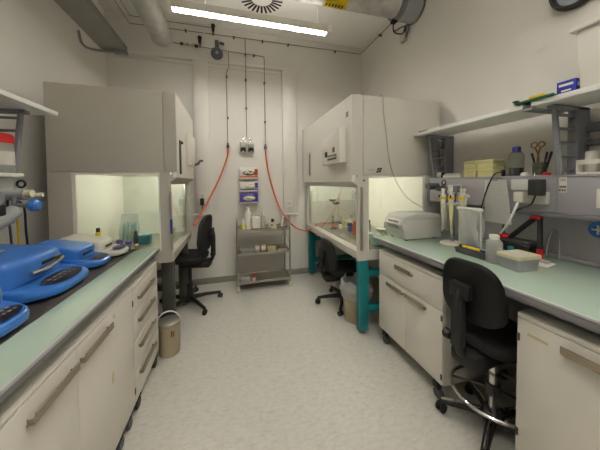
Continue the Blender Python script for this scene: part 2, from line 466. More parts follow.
MB(o).tube([(.165, yp, 2.0), (.17, yp, 2.035), (.225, yp, 2.06), (.28, yp, 2.035), (.285, yp, 2.0)], .008, smooth=5).build('fork', 'chrome', r)
for x in (.17, .28):
    t = MB(o).lathe([(0, -.0), (.034, 0), (.036, .05), (.02, .065), (0, .065)], (x, yp-.06, 1.95), 16, 'Y').box(x-.046, x+.046, yp-.02, YB-.001, 1.85, 2.0, .006).tube([(x, yp-.05, 1.87), (x, yp-.05, 1.83)], .012)
    tp = t.build('gas_tap', 'chrome', r)
    MB(o).box(x-.036, x+.036, yp-.03, yp-.02, 1.865, 1.915, .003).build('tap_label', 'black_plastic', tp)

o = (0, yp, 3.25); r = thing('gas_manifold', 'thin metal pipe with valves and two drops feeding the orange hoses', 'pipe', o)
MB(o).tube([(-.72, yp, 3.27), (.45, yp, 3.235), (.485, yp, 3.23), (.49, yp, 3.19), (.49, yp, 1.97)], .0055).build('run', 'pipe_metal', r)
MB(o).tube([(-.005, yp, 3.25), (-.005, yp, 3.03), (-.04, yp, 2.95), (-.037, yp, 1.97)], .0055).build('drop', 'pipe_metal', r)
for x, z in ((-.035, 2.9), (-.03, 2.33), (.49, 2.86), (.49, 2.3)):
    MB(o).box(x-.012, x+.012, yp-.01, YB-.001, z-.012, z+.012, .003).build('clamp', 'clamp_brown', r)
MB(o).box(.335, .357, yp-.01, YB-.001, 3.224, 3.25, .003).build('clamp', 'clamp_brown', r)
for x in (-.035, .49):
    MB(o).lathe([(0, 0), (.022, 0), (.022, .03), (.012, .05), (.012, .07), (0, .07)], (x, yp, 1.91), 14).build('hose_nipple', 'dark_grey', r)
for k, x in enumerate((-.54, -.47, -.4)):
    MB(o).lathe([(0, -.02), (.016, -.02), (.02, 0), (.016, .02), (0, .02)], (x-.06, yp, 3.27), 12, 'X').build('fitting', 'steel' if k else 'dark_grey', r)
MB(o).cyl((-.44, yp, 3.263), (-.4, yp, 3.263), .02, n=12).build('fitting', 'black_plastic', r)
# regulator body + gauge
rg = thing('pressure_regulator', 'dark grey round gas regulator on the upper back wall pipes', 'regulator', (-.155, yp-.02, 3.2))
o = (-.155, yp-.02, 3.2)
MB(o).lathe([(0, 0), (.07, 0), (.078, .012), (.078, .035), (.06, .05), (.02, .055), (0, .055)], (-.155, yp-.09, 3.165), 28, 'Y').build('diaphragm_case', 'regulator', rg)
MB(o).lathe([(0, 0), (.018, 0), (.018, .01), (0, .01)], (-.155, yp-.1, 3.165), 14, 'Y').build('screw_cap', 'grey_plastic', rg)
MB(o).box(-.18, -.13, yp-.075, YB-.001, 3.225, 3.345, .01).build('body', 'regulator', rg)
MB(o).cyl((-.12, yp-.05, 3.32), (-.06, yp-.05, 3.31), .018, n=12).build('outlet', 'regulator', rg)
def valve(x, z, label, m='black_plastic'):
    o = (x, yp-.012, z); r = thing('gas_valve', label, 'valve', o)
    MB(o).lathe([(0, -.03), (.016, -.03), (.02, -.01), (.02, .02), (.026, .03), (.026, .06), (.014, .07), (0, .07)], (x, yp-.03, z), 14).build('body', m, r)
    MB(o).cyl((x, yp-.03, z-.0), (x, YB-.001, z), .014, n=10).build('stem', 'brass', r)
    MB(o).cyl((x, yp-.03, z-.075), (x, yp-.03, z-.04), .015, n=10).build('nut', 'brass', r)
    return r
valve(-.372, 3.315, 'black valve with brass nut left of the round regulator')
va = valve(-.2, 3.5, 'black valve above the round regulator, on the upper pipe')
tag(MB((-.36, yp, 3.45)).tube([(-.36, yp-.03, 3.5), (-.27, yp-.06, 3.36)], .007).build('valve_lever', 'white_plastic'), 'thin white lever slanting between the two black valves', 'lever')

# orange hoses
def hose(pts, name, label):
    return tag(MB(pts[0]).tube(pts, .011, 10, smooth=10).build(name, 'orange'), label, 'hose')
hose([(-.035, yp, 1.915), (-.05, yp-.01, 1.78), (-.14, yp-.06, 1.52), (-.28, 3.5, 1.22), (-.395, 3.36, .99), (-.455, 3.27, .9)], 'gas_hose', 'orange hose curving from the left drop down to the left hood')
hose([(.49, yp, 1.915), (.5, yp-.01, 1.75), (.54, yp-.03, 1.5), (.62, yp-.05, 1.2), (.74, yp-.05, .93), (.92, 3.55, .74), (1.06, 3.4, .72), (1.17, 3.3, .82)], 'gas_hose', 'orange hose looping from the right drop to the right hood')

# glove boxes
def glove_box(z0, z1, body, label, stripe):
    x0, x1, y0, y1 = .115, .37, YB-.1, YB-.012
    o = (.2425, YB-.012, z0); r = thing('glove_box', label, 'glove box', o, group=None)
    MB(o).box(x0, x1, y0, y1, z0, z1, .003).build('carton', body, r)
    MB(o).lathe([(0, 0), (1, 0), (1, .002), (0, .002)], (0, 0, 0), 24, 'Y')
    mb = MB(o); zc_ = (z0+z1)/2
    mb.prism([(.2425+.085*math.cos(a), zc_+.034*math.sin(a)) for a in [2*PI*i/24 for i in range(24)]], 'Y', y0-.003, y0)
    mb.build('opening', 'pale_yellow' if stripe != 'rust_orange' else 'brown', r)
    mb = MB(o)
    mb.tube([(.185, y0-.005, zc_-.005), (.22, y0-.012, zc_+.014), (.26, y0-.012, zc_-.004), (.3, y0-.006, zc_+.008)], .012, smooth=5)
    mb.build('glove_tip', 'white_plastic', r)
    MB(o).box(x0+.002, x1-.002, y0-.0012, y0, z0+.004, z0+.034).build('print', stripe, r); MB(o).box(x1-.05, x1-.004, y0-.0012, y0, z0+.04, z1-.012).build('print', stripe, r)
    return r
hd = thing('glove_box_holder', 'clear wall holder carrying three stacked glove boxes', 'holder', (.2425, YB-.001, 1.1))
MB((.2425, YB-.001, 1.1)).box(.105, .385, YB-.01, YB-.001, 1.125, 1.64, .002).build('back_plate', 'white_plastic', hd)
for z in (1.135, 1.3, 1.48):
    MB((.2425, YB-.001, 1.1)).box(.108, .382, YB-.105, YB-.0105, z-.006, z-.001).box(.108, .382, YB-.112, YB-.105, z-.006, z+.012).build('shelf', 'grey_plastic', hd)
glove_box(1.481, 1.625, 'white_plastic', 'white glove box with orange print, topmost in the wall holder', 'rust_orange')
glove_box(1.301, 1.432, 'white_plastic', 'white and purple glove box, middle of the wall holder', 'purple')
glove_box(1.136, 1.265, 'purple', 'purple glove box with pale oval, lowest in the wall holder', 'navy')

# ------------------------------------------------------------------ safety cabinets (hoods)
def hood(xf, s, y0, y1, ztop, zs, depth, seam, w0, w1, wz0, wz1, zc0, zg, post, bt, shellm, legm, coverm, label, leg_off, leg_u, work_z):
    """xf front plane, s = +1 goes deeper to the right wall, u measured from the front"""
    X = lambda u: xf+s*u
    o = (X(depth/2), (y0+y1)/2, 0)
    r = thing('fume_hood', label, 'fume hood', o)
    zb = wz1+.004
    MB(o).box(X(seam+.003), X(depth), y0, y1, zb, ztop, .004).build('upper_housing', shellm, r)
    MB(o).box(X(.0015), X(seam), y0, y1-.01, zb, ztop, .003).build('front_edge_panel', shellm, r)
    MB(o).box(X(-.002), X(.001), y0+.002, y1, zc0, ztop-.004, .0).box(X(.001), X(.03), y0+.002, y1, zc0, zb).build('front_cover', coverm, r)
    MB(o).prism([(X(0), zc0), (X(.002), zc0-.004), (X(post+.03), zg), (X(post+.03), zg+.05), (X(0.03), zb-.001), (X(.03), zc0+.004)], 'Y', y0+.002, y1-.005).build('sill', shellm, r)
    # side panels with window openings
    MB(o).box(X(post), X(depth), y1-.03, y1, zs, zb-.001).build('side_panel', shellm, r)
    MB(o).box(X(post+.02), X(depth-bt), y1-.036, y1-.031, work_z, zb-.013).build('end_lining', 'hood_far', r)
    for ya, yb in ((y0, y0+.03),):
        MB(o).box(X(post), X(w0), ya, yb, zs, zb-.001).box(X(w1), X(depth), ya, yb, zs, zb-.001).box(X(w0), X(w1), ya, yb, zs, wz0).build('side_panel', shellm, r)
        MB(o).box(X(w0), X(w0+.012), ya+.004, yb-.004, wz0, wz1).box(X(w1-.022), X(w1), ya+.004, yb-.004, wz0, wz1).box(X(w0+.012), X(w1-.022), ya+.004, yb-.004, wz1-.015, wz1).build('window_frame', 'hood_lining', r)
        MB(o).box(X(w0+.012), X(w1-.022), (ya+yb)/2-.002, (ya+yb)/2+.002, wz0, wz1-.015).build('side_window', 'pane_clear', r)
    MB(o).box(X(depth-bt), X(depth), y0+.03, y1-.03, zs, zb-.001).build('back_panel', 'hood_lining', r)
    MB(o).box(X(post+.06), X(depth-bt), y0+.03, y1-.03, zb-.012, zb-.001).build('lamp_tray', 'white_plastic', r)
    MB(o).cyl((X(post+.08), y0+.2, zb-.0225), (X(post+.08), y1-.15, zb-.0225), .01, n=12).build('lamp_tube', 'hood_tube', r)
    MB(o).box(X(post+.005), X(depth-bt), y0+.03, y1-.03, work_z-.05, work_z, .004).build('work_surface', 'steel', r)
    MB(o).box(X(post-.012), X(post+.02), y0+.001, y1, work_z-.078, work_z-.004, .005).build('arm_rest', shellm, r)
    MB(o).box(X(post+.022), X(post+.027), y0+.035, y1-.035, work_z+.02, zg+.045).build('front_sash', 'pane', r)
    for ya in (y0+.031, y1-.075):
        MB(o).box(X(post+.028), X(post+.06), ya, ya+.044, work_z+.001, zg+.03, .003).build('sash_rail', 'steel', r)
    # support frame
    for ya in (y0+leg_off, y1-leg_off-.06):
        for ua in (leg_u, depth-.16):
            g = MB(o).box(X(ua), X(ua+.1), ya, ya+.055, .03, zs-.001, .004).build('leg', legm, r)
            MB(o).lathe([(0, 0), (.025, 0), (.025, .012), (.01, .016), (.01, .03), (0, .03)], (X(ua+.05), ya+.028, 0), 14).build('foot', 'steel', g)
        MB(o).box(X(leg_u+.1), X(depth-.16), ya+.008, ya+.047, zs-.16, zs-.1, .004).box(X(leg_u+.1), X(depth-.16), ya+.008, ya+.047, .2, .26, .004).build('crossbar', legm, r)
    return r, o, X
RH, RHo, RX = hood(1.048, 1, 2.02, 3.6, 2.2, .69, .972, .109, .159, .789, .78, 1.475, 1.42, 1.365, .055, .1, 'hood_grey', 'teal', 'hood_cover',
     'large cream fume hood on a teal leg frame at the right wall', .0, .068, .79)
LH, LHo, LX = hood(-.437, -1, 2.28, 3.24, 2.178, .757, .885, .097, .133, .735, .86, 1.51, 1.47, 1.41, .055, .15, 'hood_taupe', 'dark_green_grey', 'hood_cover',
     'taupe grey fume hood on dark legs at the left wall', .1, .065, .84)

# right hood: control box, strip, tag, latch
o = RHo
cb = MB(o).prism([(2.13, 1.6), (2.6, 1.6), (2.6, 1.87), (2.13, 1.93)], 'X', .975, 1.0455, .004).build('control_box', 'hood_cover', RH)
MB(o).box(.971, .975, 2.2, 2.42, 1.64, 1.69, .001).build('button_strip', 'dark_grey', cb)
for k in range(5):
    MB(o).cyl((.965, 2.22+k*.045, 1.665), (.971, 2.22+k*.045, 1.665), .012, n=10).build('button', 'off_white', cb)
MB(o).box(.972, .975, 2.43, 2.5, 1.68, 1.735, .001).build('display', 'black_plastic', cb)
MB(o).box(.972, .975, 2.24, 2.3, 1.71, 1.76, .001).build('badge', 'brass', cb)
MB(o).box(1.035, 1.0455, 3.2, 3.3, 1.5, 1.82, .002).build('switch_strip', 'off_white', RH)
MB(o).box(1.03, 1.035, 3.205, 3.23, 1.52, 1.8, .001).build('strip_gap', 'dark_grey', RH)
MB(o).box(1.207, 1.285, 2.018, 2.02, 1.505, 1.545).build('type_label', 'grey_plastic', RH)
tg = MB(o)
for k in range(2): tg.box(1.212, 1.278, 2.0172, 2.018, 1.515+.014*k, 1.521+.014*k)
tg.build('label_print', 'mid_grey_plastic', RH)
mk = MB(o)
for dx, dz in ((0, 0), (.026, .004), (.008, .024), (.034, .028)): mk.box(1.295+dx, 1.317+dx, 2.0172, 2.0195, 1.5+dz, 1.52+dz, .001)
mk.build('black_mark', 'black_plastic', RH)
MB(o).cyl((1.165, 2.008, 1.43), (1.165, 2.02, 1.43), .008, n=10).build('screw', 'dark_grey', RH)
MB(o).box(1.125, 1.15, 2.008, 2.02, .79, 1.37, .002).build('edge_strip', 'steel', RH)
MB(o).box(1.045, 1.0475, 2.09, 2.14, 2.02, 2.07, .001).build('badge', 'print_grey', RH)
tag(MB((1.3, 2.4, 2.2)).tube([(1.2, 2.1, 2.214), (1.24, 2.12, 2.222), (1.3, 2.15, 2.214)], .014, smooth=4).build('hose_clip', 'black_plastic'), 'small black clip lying on top of the right fume hood', 'clip')
# white power cable hanging down the side of the hood
tag(MB((1.35, 2.0, 2.2)).tube([(1.36, 2.3, 2.208), (1.355, 2.1, 2.212), (1.35, 2.008, 2.205), (1.36, 2.006, 2.05), (1.39, 2.006, 1.86), (1.415, 2.006, 1.66), (1.46, 2.006, 1.5), (1.52, 2.004, 1.38), (1.62, 2.0, 1.26), (1.78, 1.99, 1.16)], .0032, smooth=8).build('power_cable', 'cable_thin'), 'thin grey cable hanging down the side of the right hood', 'cable')

# left hood: cover box, latch, hose, reading strip
o = LHo
cb = MB(o).box(-.436, -.385, 2.72, 3.0, 1.6, 1.92, .01).build('control_box', 'hood_cover', LH)
MB(o).cyl((-.385, 2.95, 1.62), (-.345, 2.97, 1.64), .014, n=10).tube([(-.35, 2.96, 1.64), (-.33, 2.98, 1.67), (-.31, 3.0, 1.67)], .012).build('latch', 'dark_grey', cb)
MB(o).box(-.4355, -.425, 2.38, 2.43, 1.5, 1.8, .003).ball((-.42, 2.42, 1.78), .014).build('hinge_strip', 'dark_grey', LH)
MB(o).box(-.5, -.478, 2.268, 2.28, .86, 1.35, .002).build('edge_strip', 'steel', LH)
MB(o).box(-.497, -.481, 2.265, 2.268, 1.0, 1.12, .001).build('strip_label', 'navy', LH)

# ------------------------------------------------------------------ things inside the hoods
def jar(name, x, y, z, r, h, label, cat, body, cap, caph=.025, neck=.6, fill=None, group=None, lab=None):
    o = (x, y, z); t = thing(name, label, cat, o, group=group)
    MB(o).lathe([(0, 0), (r*.92, 0), (r, r*.1), (r, h*.68), (r*.92, h*.76), (r*neck, h*.86), (r*neck, h-caph*.5), (0, h-caph*.5)], (x, y, z), 20).build('body', body, t)
    MB(o).lathe([(0, h-caph), (r*neck*1.12, h-caph), (r*neck*1.15, h-caph*.2), (r*neck*1.0, h), (0, h)], (x, y, z), 18).build('cap', cap, t)
    if fill:
        MB(o).lathe([(0, .004), (r*.88, .004), (r*.9, h*fill), (0, h*fill)], (x, y, z), 18).build('contents', 'liquid_dark', t)
    if lab:
        MB(o).lathe([(r+.0008, h*.2), (r+.0012, h*.2), (r+.0012, h*.55), (r+.0008, h*.55)], (x, y, z), 20).build('wrap_label', lab, t)
    return t
def carton(name, x0, x1, y0, y1, z0, z1, m, label, cat, lid=None, group=None, rz=0):
    c = ((x0+x1)/2, (y0+y1)/2, z0); t = thing(name, label, cat, c, rz, group=group)
    a, b, h = (x1-x0)/2, (y1-y0)/2, z1-z0
    MB().box(-a, a, -b, b, 0, h*.62, .003).build('base', m, t)
    MB().box(-a-.002, a+.002, -b-.002, b+.002, h*.62+.0005, h, .004).build('lid', lid or m, t)
    return t
z = .841
# left hood: bag leaning, blue box, green box
t = thing('sample_bag', 'clear bag of pale blue tubes leaning inside the left hood', 'bag', (-1.0, 2.84, z))
o = (-1.0, 2.84, z)
MB(o).loft([[(-1.0-.08*sx, 2.84-.02*sy, z) for sx, sy in ((-1, -1), (1, -1), (1, 1), (-1, 1))], [(-1.0-.075*sx, 2.86-.045*sy, z+.12) for sx, sy in ((-1, -1), (1, -1), (1, 1), (-1, 1))], [(-1.01-.07*sx, 2.9-.008*sy, z+.27) for sx, sy in ((-1, -1), (1, -1), (1, 1), (-1, 1))]]).build('film', 'sleeve_film', t)
for k in range(4):
    MB(o).tube([(-1.06+.04*k, 2.85, z+.005), (-1.055+.035*k, 2.875, z+.17+.02*(k % 2))], .012, 10).build('tube', 'teal_bag', t)
carton('tip_box', -.86, -.77, 2.66, 2.75, z, z+.085, 'teal_box', 'small blue tip box on the left hood work surface', 'box')
carton('tip_box', -.70, -.58, 2.75, 2.86, z, z+.12, 'yellow_green', 'yellow green tip box near the left hood opening', 'box', 'pale_yellow')
jar('reagent_bottle', -.9, 2.72, z, .02, .12, 'small dark bottle beside the clear bag in the left hood', 'bottle', 'dark_grey', 'black_plastic')
# right hood
z = .791
things_r = [(1.62, 2.95, .035, .16, 'milky', 'white_plastic', 'white plastic bottle near the middle of the right hood'),
            (1.45, 2.86, .03, .13, 'navy', 'white_plastic', 'blue bottle with white cap in the right hood'),
            (1.42, 2.66, .038, .15, 'rust_orange', 'red', 'red brown bottle standing in the right hood'),
            (1.56, 2.6, .03, .17, 'bottle_glass', 'black_plastic', 'clear bottle with black cap behind the red brown one'),
            (1.75, 2.5, .04, .21, 'bottle_glass', 'white_plastic', 'tall clear bottle at the back of the right hood'),
            (1.38, 3.0, .028, .09, 'white_plastic', 'navy', 'short white jar with dark blue cap in the right hood')]
for a in things_r: jar('reagent_bottle', a[0], a[1], z, a[2], a[3], a[6], 'bottle', a[4], a[5])
carton('tip_box', 1.5, 1.62, 3.1, 3.2, z, z+.09, 'pale_yellow', 'pale yellow tip box at the far end of the right hood', 'box')
carton('tip_box', 1.33, 1.45, 2.3, 2.42, z, z+.08, 'grey_plastic', 'grey tip box near the sash of the right hood', 'box', 'pane_clear' if False else 'off_white')
carton('tip_box', 1.62, 1.74, 2.2, 2.3, z, z+.07, 'pale_yellow', 'low yellowish tip box behind the right hood side window', 'box', 'off_white')
# burner with tubing
t = thing('gas_burner', 'laboratory gas burner with brass stem in the right hood', 'burner', (1.3, 3.05, z)); o = (1.3, 3.05, z)
MB(o).lathe([(0, 0), (.045, 0), (.045, .012), (.015, .025), (0, .025)], o, 20).build('foot', 'dark_grey', t)
MB(o).lathe([(0, .025), (.009, .025), (.009, .15), (.014, .155), (.014, .18), (0, .18)], o, 14).build('stem', 'brass', t)
MB(o).tube([(1.31, 3.05, z+.04), (1.38, 3.1, z+.03), (1.32, 3.2, z+.04), (1.2, 3.28, z+.06)], .008, smooth=6).build('tubing', 'orange', t)
# pipettor hooks (bent lamps)
t = thing('clamp_stand', 'thin stand with clamps beside the burner in the right hood', 'stand', (1.5, 3.32, z)); o = (1.5, 3.32, z)
MB(o).box(1.43, 1.57, 3.27, 3.37, z, z+.012, .003).build('base', 'dark_grey', t)
MB(o).cyl((1.5, 3.32, z+.012), (1.5, 3.32, z+.42), .006, n=10).build('rod', 'steel', t)
MB(o).box(1.42, 1.51, 3.3, 3.33, z+.3, z+.335, .006).build('clamp', 'black_plastic', t)
MB(o).lathe([(0, 0), (.05, .03), (.055, .05), (0, .05)], (1.4, 3.3, z+.33), 16).build('funnel', 'brass', t)
# white tissue bag with blue print at the near window
t = thing('tissue_pack', 'pale blue and white tissue pack at the near end of the right hood', 'tissue pack', (1.42, 2.14, z)); o = (1.42, 2.14, z)
MB(o).box(1.34, 1.5, 2.09, 2.19, z, z+.1, .02, 3).build('pack', 'teal_bag', t)
MB(o).lathe([(0, .1), (.045, .1), (.03, .125), (.05, .16), (0, .15)], o, 9).build('tissue', 'white_plastic', t)
MB(RHo).box(1.13, 1.915, 3.556, 3.563, .792, 1.13).build('splash_plate', 'hood_grey', RH)

# ------------------------------------------------------------------ left bench
bx0, bx1 = XL+.004, -.572
by0, by1 = -2.6, 2.24
o = (-.95, .5, .86)
wt = thing('workbench', 'long left bench top with pale mint front edge on a steel frame', 'bench', o)
MB(o).box(bx0, bx1-.012, by0, by1, .862, .899, .003).build('worktop', 'mint_glass', wt)
MB(o).box(bx1-.012, bx1, by0, by1, .885, .9, .003).build('edge_strip', 'nosing_pale', wt)
MB(o).box(bx1-.012, bx1-.002, by0, by1, .862, .885, .002).build('nosing', 'nosing_grey', wt)
tag(MB((-1, .5, .9)).box(-1.40, -.735, by0+.1, by1-.01, .8995, .902, .0008).build('bench_mat', 'black_mat'), 'black mat covering the rear of the left worktop', 'mat')

def handle(mb_o, x, s, ya, yb, z, parent, drop=.014):
    """flat nickel strip standing off a face at x; s = direction it stands out"""
    mb = MB(mb_o)
    mb.prism([(x+s*.001, z-drop-.008), (x+s*.02, z-drop-.008), (x+s*.028, z-drop), (x+s*.028, z+drop), (x+s*.022, z+drop), (x+s*.022, z-drop+.002), (x+s*.018, z-drop-.003), (x+s*.001, z-drop-.003)], 'Y', ya, yb)
    for yy in (ya, yb-.012): mb.box(x, x+s*.022, yy+.004, yy+.008, z-drop-.004, z-.004, .0005)
    return mb.build('handle', 'handle_nickel', parent)
def casters(o, xs, ys, parent, zt):
    for x in xs:
        for y in ys:
            c = MB(o).box(x-.018, x+.018, y-.022, y+.022, .062, zt, .003).cyl((x, y, .05), (x, y, .07), .014, n=10).build('caster', 'black_plastic', parent)
            MB(o).lathe([(0, -.016), (.028, -.016), (.034, -.011), (.034, .011), (.028, .016), (0, .016)], (x, y-.012, .0345), 18, 'X').build('wheel', 'dark_grey', c)
def cabinet(name, label, xf, xb, s, y0, y1, z0, z1, fronts, caster_y, hinge=None):
    """xf: plane of the door faces; s: direction the front faces (+1 right, -1 left)"""
    o = ((xf+xb)/2, (y0+y1)/2, 0); r = thing(name, label, 'cabinet', o)
    MB(o).box(xf-s*.02, xb, y0, y1, z0, z1, .002).build('body', 'cabinet_carcass', r)
    for kind, ya, yb, za, zb, ha, hb, hz in fronts:
        d = MB(o).box(xf-s*.0195, xf, ya+.0015, yb-.0015, za+.0015, zb-.0015, .0025).build(kind, 'cream_laminate', r)
        if ha is not None: handle(o, xf, s, ha, hb, hz, d)
    casters(o, (xf-s*.018, xb+s*.1), caster_y, r, z0)
    if hinge:
        for y, z in hinge: MB(o).box(xf-s*.006, xf+s*.003, y-.006, y+.006, z-.018, z+.018, .001).build('hinge', 'dark_grey', r)
    return r
zt = .806
cabinet('drawer_cabinet', 'white drawer unit at the far end of the left bench', -.585, -1.28, 1, 1.69, 2.19, .075, zt,
        [('drawer', 1.69, 2.19, .62, .775, 1.755, 2.03, .715), ('drawer', 1.69, 2.19, .45, .62, 1.755, 2.03, .57), ('drawer', 1.69, 2.19, .265, .45, 1.755, 2.03, .405), ('drawer', 1.69, 2.19, .08, .265, 1.755, 2.03, .235), ('top_rail', 1.69, 2.19, .777, zt, None, None, None)], (1.76, 2.12))
cabinet('door_cabinet', 'white two door cabinet under the middle of the left bench', -.585, -1.28, 1, .58, 1.685, .075, zt,
        [('door', .58, 1.13, .08, .79, .88, 1.095, .742), ('door', 1.13, 1.685, .08, .79, 1.14, 1.37, .742), ('top_rail', .58, 1.685, .792, zt, None, None, None)], (.65, 1.1, 1.5, 1.62), hinge=((1.679, .7), (1.679, .16)))
cabinet('door_cabinet', 'white door cabinet nearest the camera under the left bench', -.585, -1.28, 1, -.6, .575, .075, zt,
        [('door', -.6, -.01, .08, .79, -.3, -.05, .742), ('door', -.01, .575, .08, .79, .02, .3, .742), ('top_rail', -.6, .575, .792, zt, None, None, None)], (-.5, .5))
# tape remnants on the doors
cab = [c for c in COL.objects if c.name.startswith('door_cabinet') and c.parent is None][0]
# bench frame
fr = wt
for y in (2.205, -2.4):
    MB((-.95, .5, .86)).box(-1.3, -1.25, y, y+.03, 0, .86, .003).build('leg', 'slate_grey', fr)
    MB((-.95, .5, .86)).box(-.66, -.61, y, y+.03, .82, .861, .003).box(-1.25, -.61, y, y+.03, .815, .86, .003).build('arm', 'slate_grey', fr)
MB((-.95, .5, .86)).box(-1.335, -1.3, -2.5, 2.2, .78, .86, .003).box(-.78, -.66, -2.4, 2.205, .812, .8615, .003).build('rail', 'slate_grey', fr)

# centrifuges: (local) front is +x
def lobe(x0, x1, w, n=40, p=2.6):
    """D-shaped outline: straight back, rounded front"""
    pts = []
    cx = x0+(x1-x0)*.42
    for i in range(n):
        a = 2*PI*i/n; c, s_ = math.cos(a), math.sin(a)
        ex = p if c > 0 else 7
        x = cx+(x1-cx if c > 0 else cx-x0)*math.copysign(abs(c)**(2/ex), c)
        y = w/2*math.copysign(abs(s_)**(2/3.6), s_)
        pts.append((x, y))
    return pts
def centrifuge(label, loc, D, W, H, body, dark, lidm, rz=0, slot=True, badge=True, hb=None):
    r = thing('benchtop_centrifuge', label, 'centrifuge', loc, rz)
    x0, x1 = -D, 0
    ht = hb or H*.46
    def zt_(x): # top slopes down to the front
        t = min(1, max(0, (x-(x0+D*.45))/(D*.55)))
        return ht*(1-.42*t)
    def ring(k, f): return [(x0+D/2+(x-(x0+D/2))*k, y*k, f(x)) for x, y in lobe(x0, x1, W)]
    mb = MB()
    mb.loft([ring(.93, lambda x: .012), ring(.985, lambda x: .016), ring(1, lambda x: .03), ring(1, lambda x: zt_(x)*.72), ring(.985, lambda x: zt_(x)*.9), ring(.95, lambda x: zt_(x)), ring(.5, lambda x: zt_(x)+.002)])
    mb.build('housing', body, r)
    MB().box(x0+.05, x0+.08, -W*.36, -W*.28, 0, .013).box(x0+.05, x0+.08, W*.28, W*.36, 0, .013).box(-D*.3, -D*.25, -W*.36, -W*.28, 0, .013).box(-D*.3, -D*.25, W*.28, W*.36, 0, .013).build('feet', 'black_plastic', r)
    # lid
    lx1 = -D*.30
    def lring(k, z, dz, xs=0): return [(x0+(lx1-x0)/2+(x-(x0+(lx1-x0)/2))*k+xs, y*k, z+dz*(x-lx1)/(x0-lx1)) for x, y in [(x0+(lx1-x0)*(.5+.5*math.copysign(abs(math.cos(a))**.28, math.cos(a))), W*.46*math.copysign(abs(math.sin(a))**.28, math.sin(a))) for a in [2*PI*i/48 for i in range(48)]]]
    MB().loft([lring(1, ht*.78, .0), lring(1, H*.72, .012), lring(.99, H*.82, .022), lring(.965, H*.9, .03), lring(.91, H*.955, .036), lring(.82, H*.98, .04), lring(.4, H, .042)]).build('lid', lidm, r)
    # control panel on the sloping nose
    tl = math.atan2(zt_(-D*.28)-zt_(-.02), D*.28-.02)
    def pan(u, w):
        a = 2*PI*w; rr = u
        x = -D*.145+D*.105*rr*math.cos(a)*(1 if math.cos(a) > 0 else .8); y = W*.29*rr*math.sin(a)+W*.04
        return (x, y, zt_(x)+.004)
    MB().grid(pan, 3, 28, .002).build('control_panel', dark, r)
    for i in range(5):
        for j in range(2):
            x = -D*.12-.022*j; y = -W*.14+W*.085*i
            MB().box(x-.004, x+.004, y-W*.022, y+W*.022, zt_(x)+.0055, zt_(x)+.0085, .001).build('button', 'print_grey', r)
    if slot:
        MB().box(lx1-.004, lx1+.004, -W*.22, W*.22, H*.6, H*.7, .003).build('latch_slot', 'black_plastic', r)
    if badge:
        MB().box(lx1-.002, lx1+.003, W*.26, W*.36, H*.72, H*.78, .001).build('badge', 'print_grey', r)
    return r
zb = .902
c1 = centrifuge('large blue centrifuge with a silver latch, biggest on the left bench', (-.755, 1.5, zb), .54, .44, .185, 'blue', 'panel_dark', 'blue', slot=False)
MB().tube([(-.155, -.06, .1), (-.152, .03, .1), (-.158, .12, .106), (-.168, .19, .112)], .011, smooth=5).build('latch_handle', 'chrome', c1)
MB().box(-.185, -.155, .02, .16, .118, .136, .006).build('latch_recess', 'black_plastic', c1)
MB().box(-.36, -.30, -.03, .02, .2, .206, .0005).build('emblem', 'print_grey', c1)
centrifuge('smaller blue centrifuge between the large blue and the white one', (-.775, 1.855, zb), .36, .235, .135, 'blue', 'panel_dark', 'blue', hb=.08)
centrifuge('white benchtop centrifuge at the far end of the left bench', (-.75, 2.085, zb), .38, .22, .122, 'off_white', 'purple', 'off_white', hb=.075)
centrifuge('blue device with dark keypad nearest the camera, cut by the left frame edge', (-.735, 1.09, zb), .34, .26, .15, 'blue', 'panel_dark', 'blue', hb=.09)
jar('sample_vial', -.845, 2.215, zb, .019, .085, 'small vial with purple cap just behind the white centrifuge', 'vial', 'bottle_glass', 'purple', .022, 1.0)
jar('sample_vial', -.785, 2.215, zb, .019, .07, 'small vial with purple cap nearest the bench corner', 'vial', 'bottle_glass', 'purple', .022, 1.0)
jar('sample_vial', -.725, 2.205, zb, .011, .045, 'tiny amber vial at the mat edge by the purple capped vials', 'vial', 'brown', 'off_white', .012, .9)
jar('dropper_bottle', -.985, 2.218, zb, .019, .185, 'yellow labelled bottle with black cap behind the white centrifuge', 'bottle', 'yellow', 'black_plastic', .05, .6)

# left shelf and service panel
o = (-1.19, .3, 1.84)
sh = thing('wall_shelf', 'white shelf board on ladder brackets above the left bench', 'shelf', o)
MB(o).box(-1.475, -1.03, -2.4, 1.90, 1.845, 1.87, .002).build('board', 'shelf_white', sh)
def ladder(x_wall, s, y, zb_, zt__, xt, xb, parent, o, rungs=5, pw=.1, twin=True):
    """bracket in the plane y: wall post, leaning front bar, rungs"""
    w = .012
    MB(o).prism([(xb, zb_), (xb+s*.016, zb_), (xt+s*.016, zt__), (xt, zt__)], 'Y', y-w, y+w).build('front_bar', 'bracket_grey', parent)
    if twin: MB(o).prism([(xb+s*.045, zb_), (xb+s*.065, zb_), (xt+s*.065, zt__), (xt+s*.045, zt__)], 'Y', y+.026, y+.032).build('front_bar', 'bracket_grey', parent)
    MB(o).box(x_wall, x_wall-s*pw, y-.02, y+.03, zb_, zt__, .003).build('wall_post', 'bracket_grey', parent)
    for k in range(rungs):
        t = (k+.35)/rungs; z = zb_+(zt__-zb_)*t; x = xb+(xt-xb)*t
        MB(o).box(x+s*.012, x_wall-s*pw, y-.008, y+.008, z-.007, z+.007, .002).build('rung', 'bracket_grey', parent)
    MB(o).box(xt-s*.02, x_wall, y-.02, y+.02, zt__-.022, zt__-.0005, .002).build('shelf_arm', 'bracket_grey', parent)
ladder(-1.475, -1, 1.79, 1.487, 1.845, -1.135, -1.175, sh, o, pw=.11, twin=False)
ladder(-1.475, -1, .4, 1.487, 1.845, -1.135, -1.175, sh, o, pw=.11, twin=False)
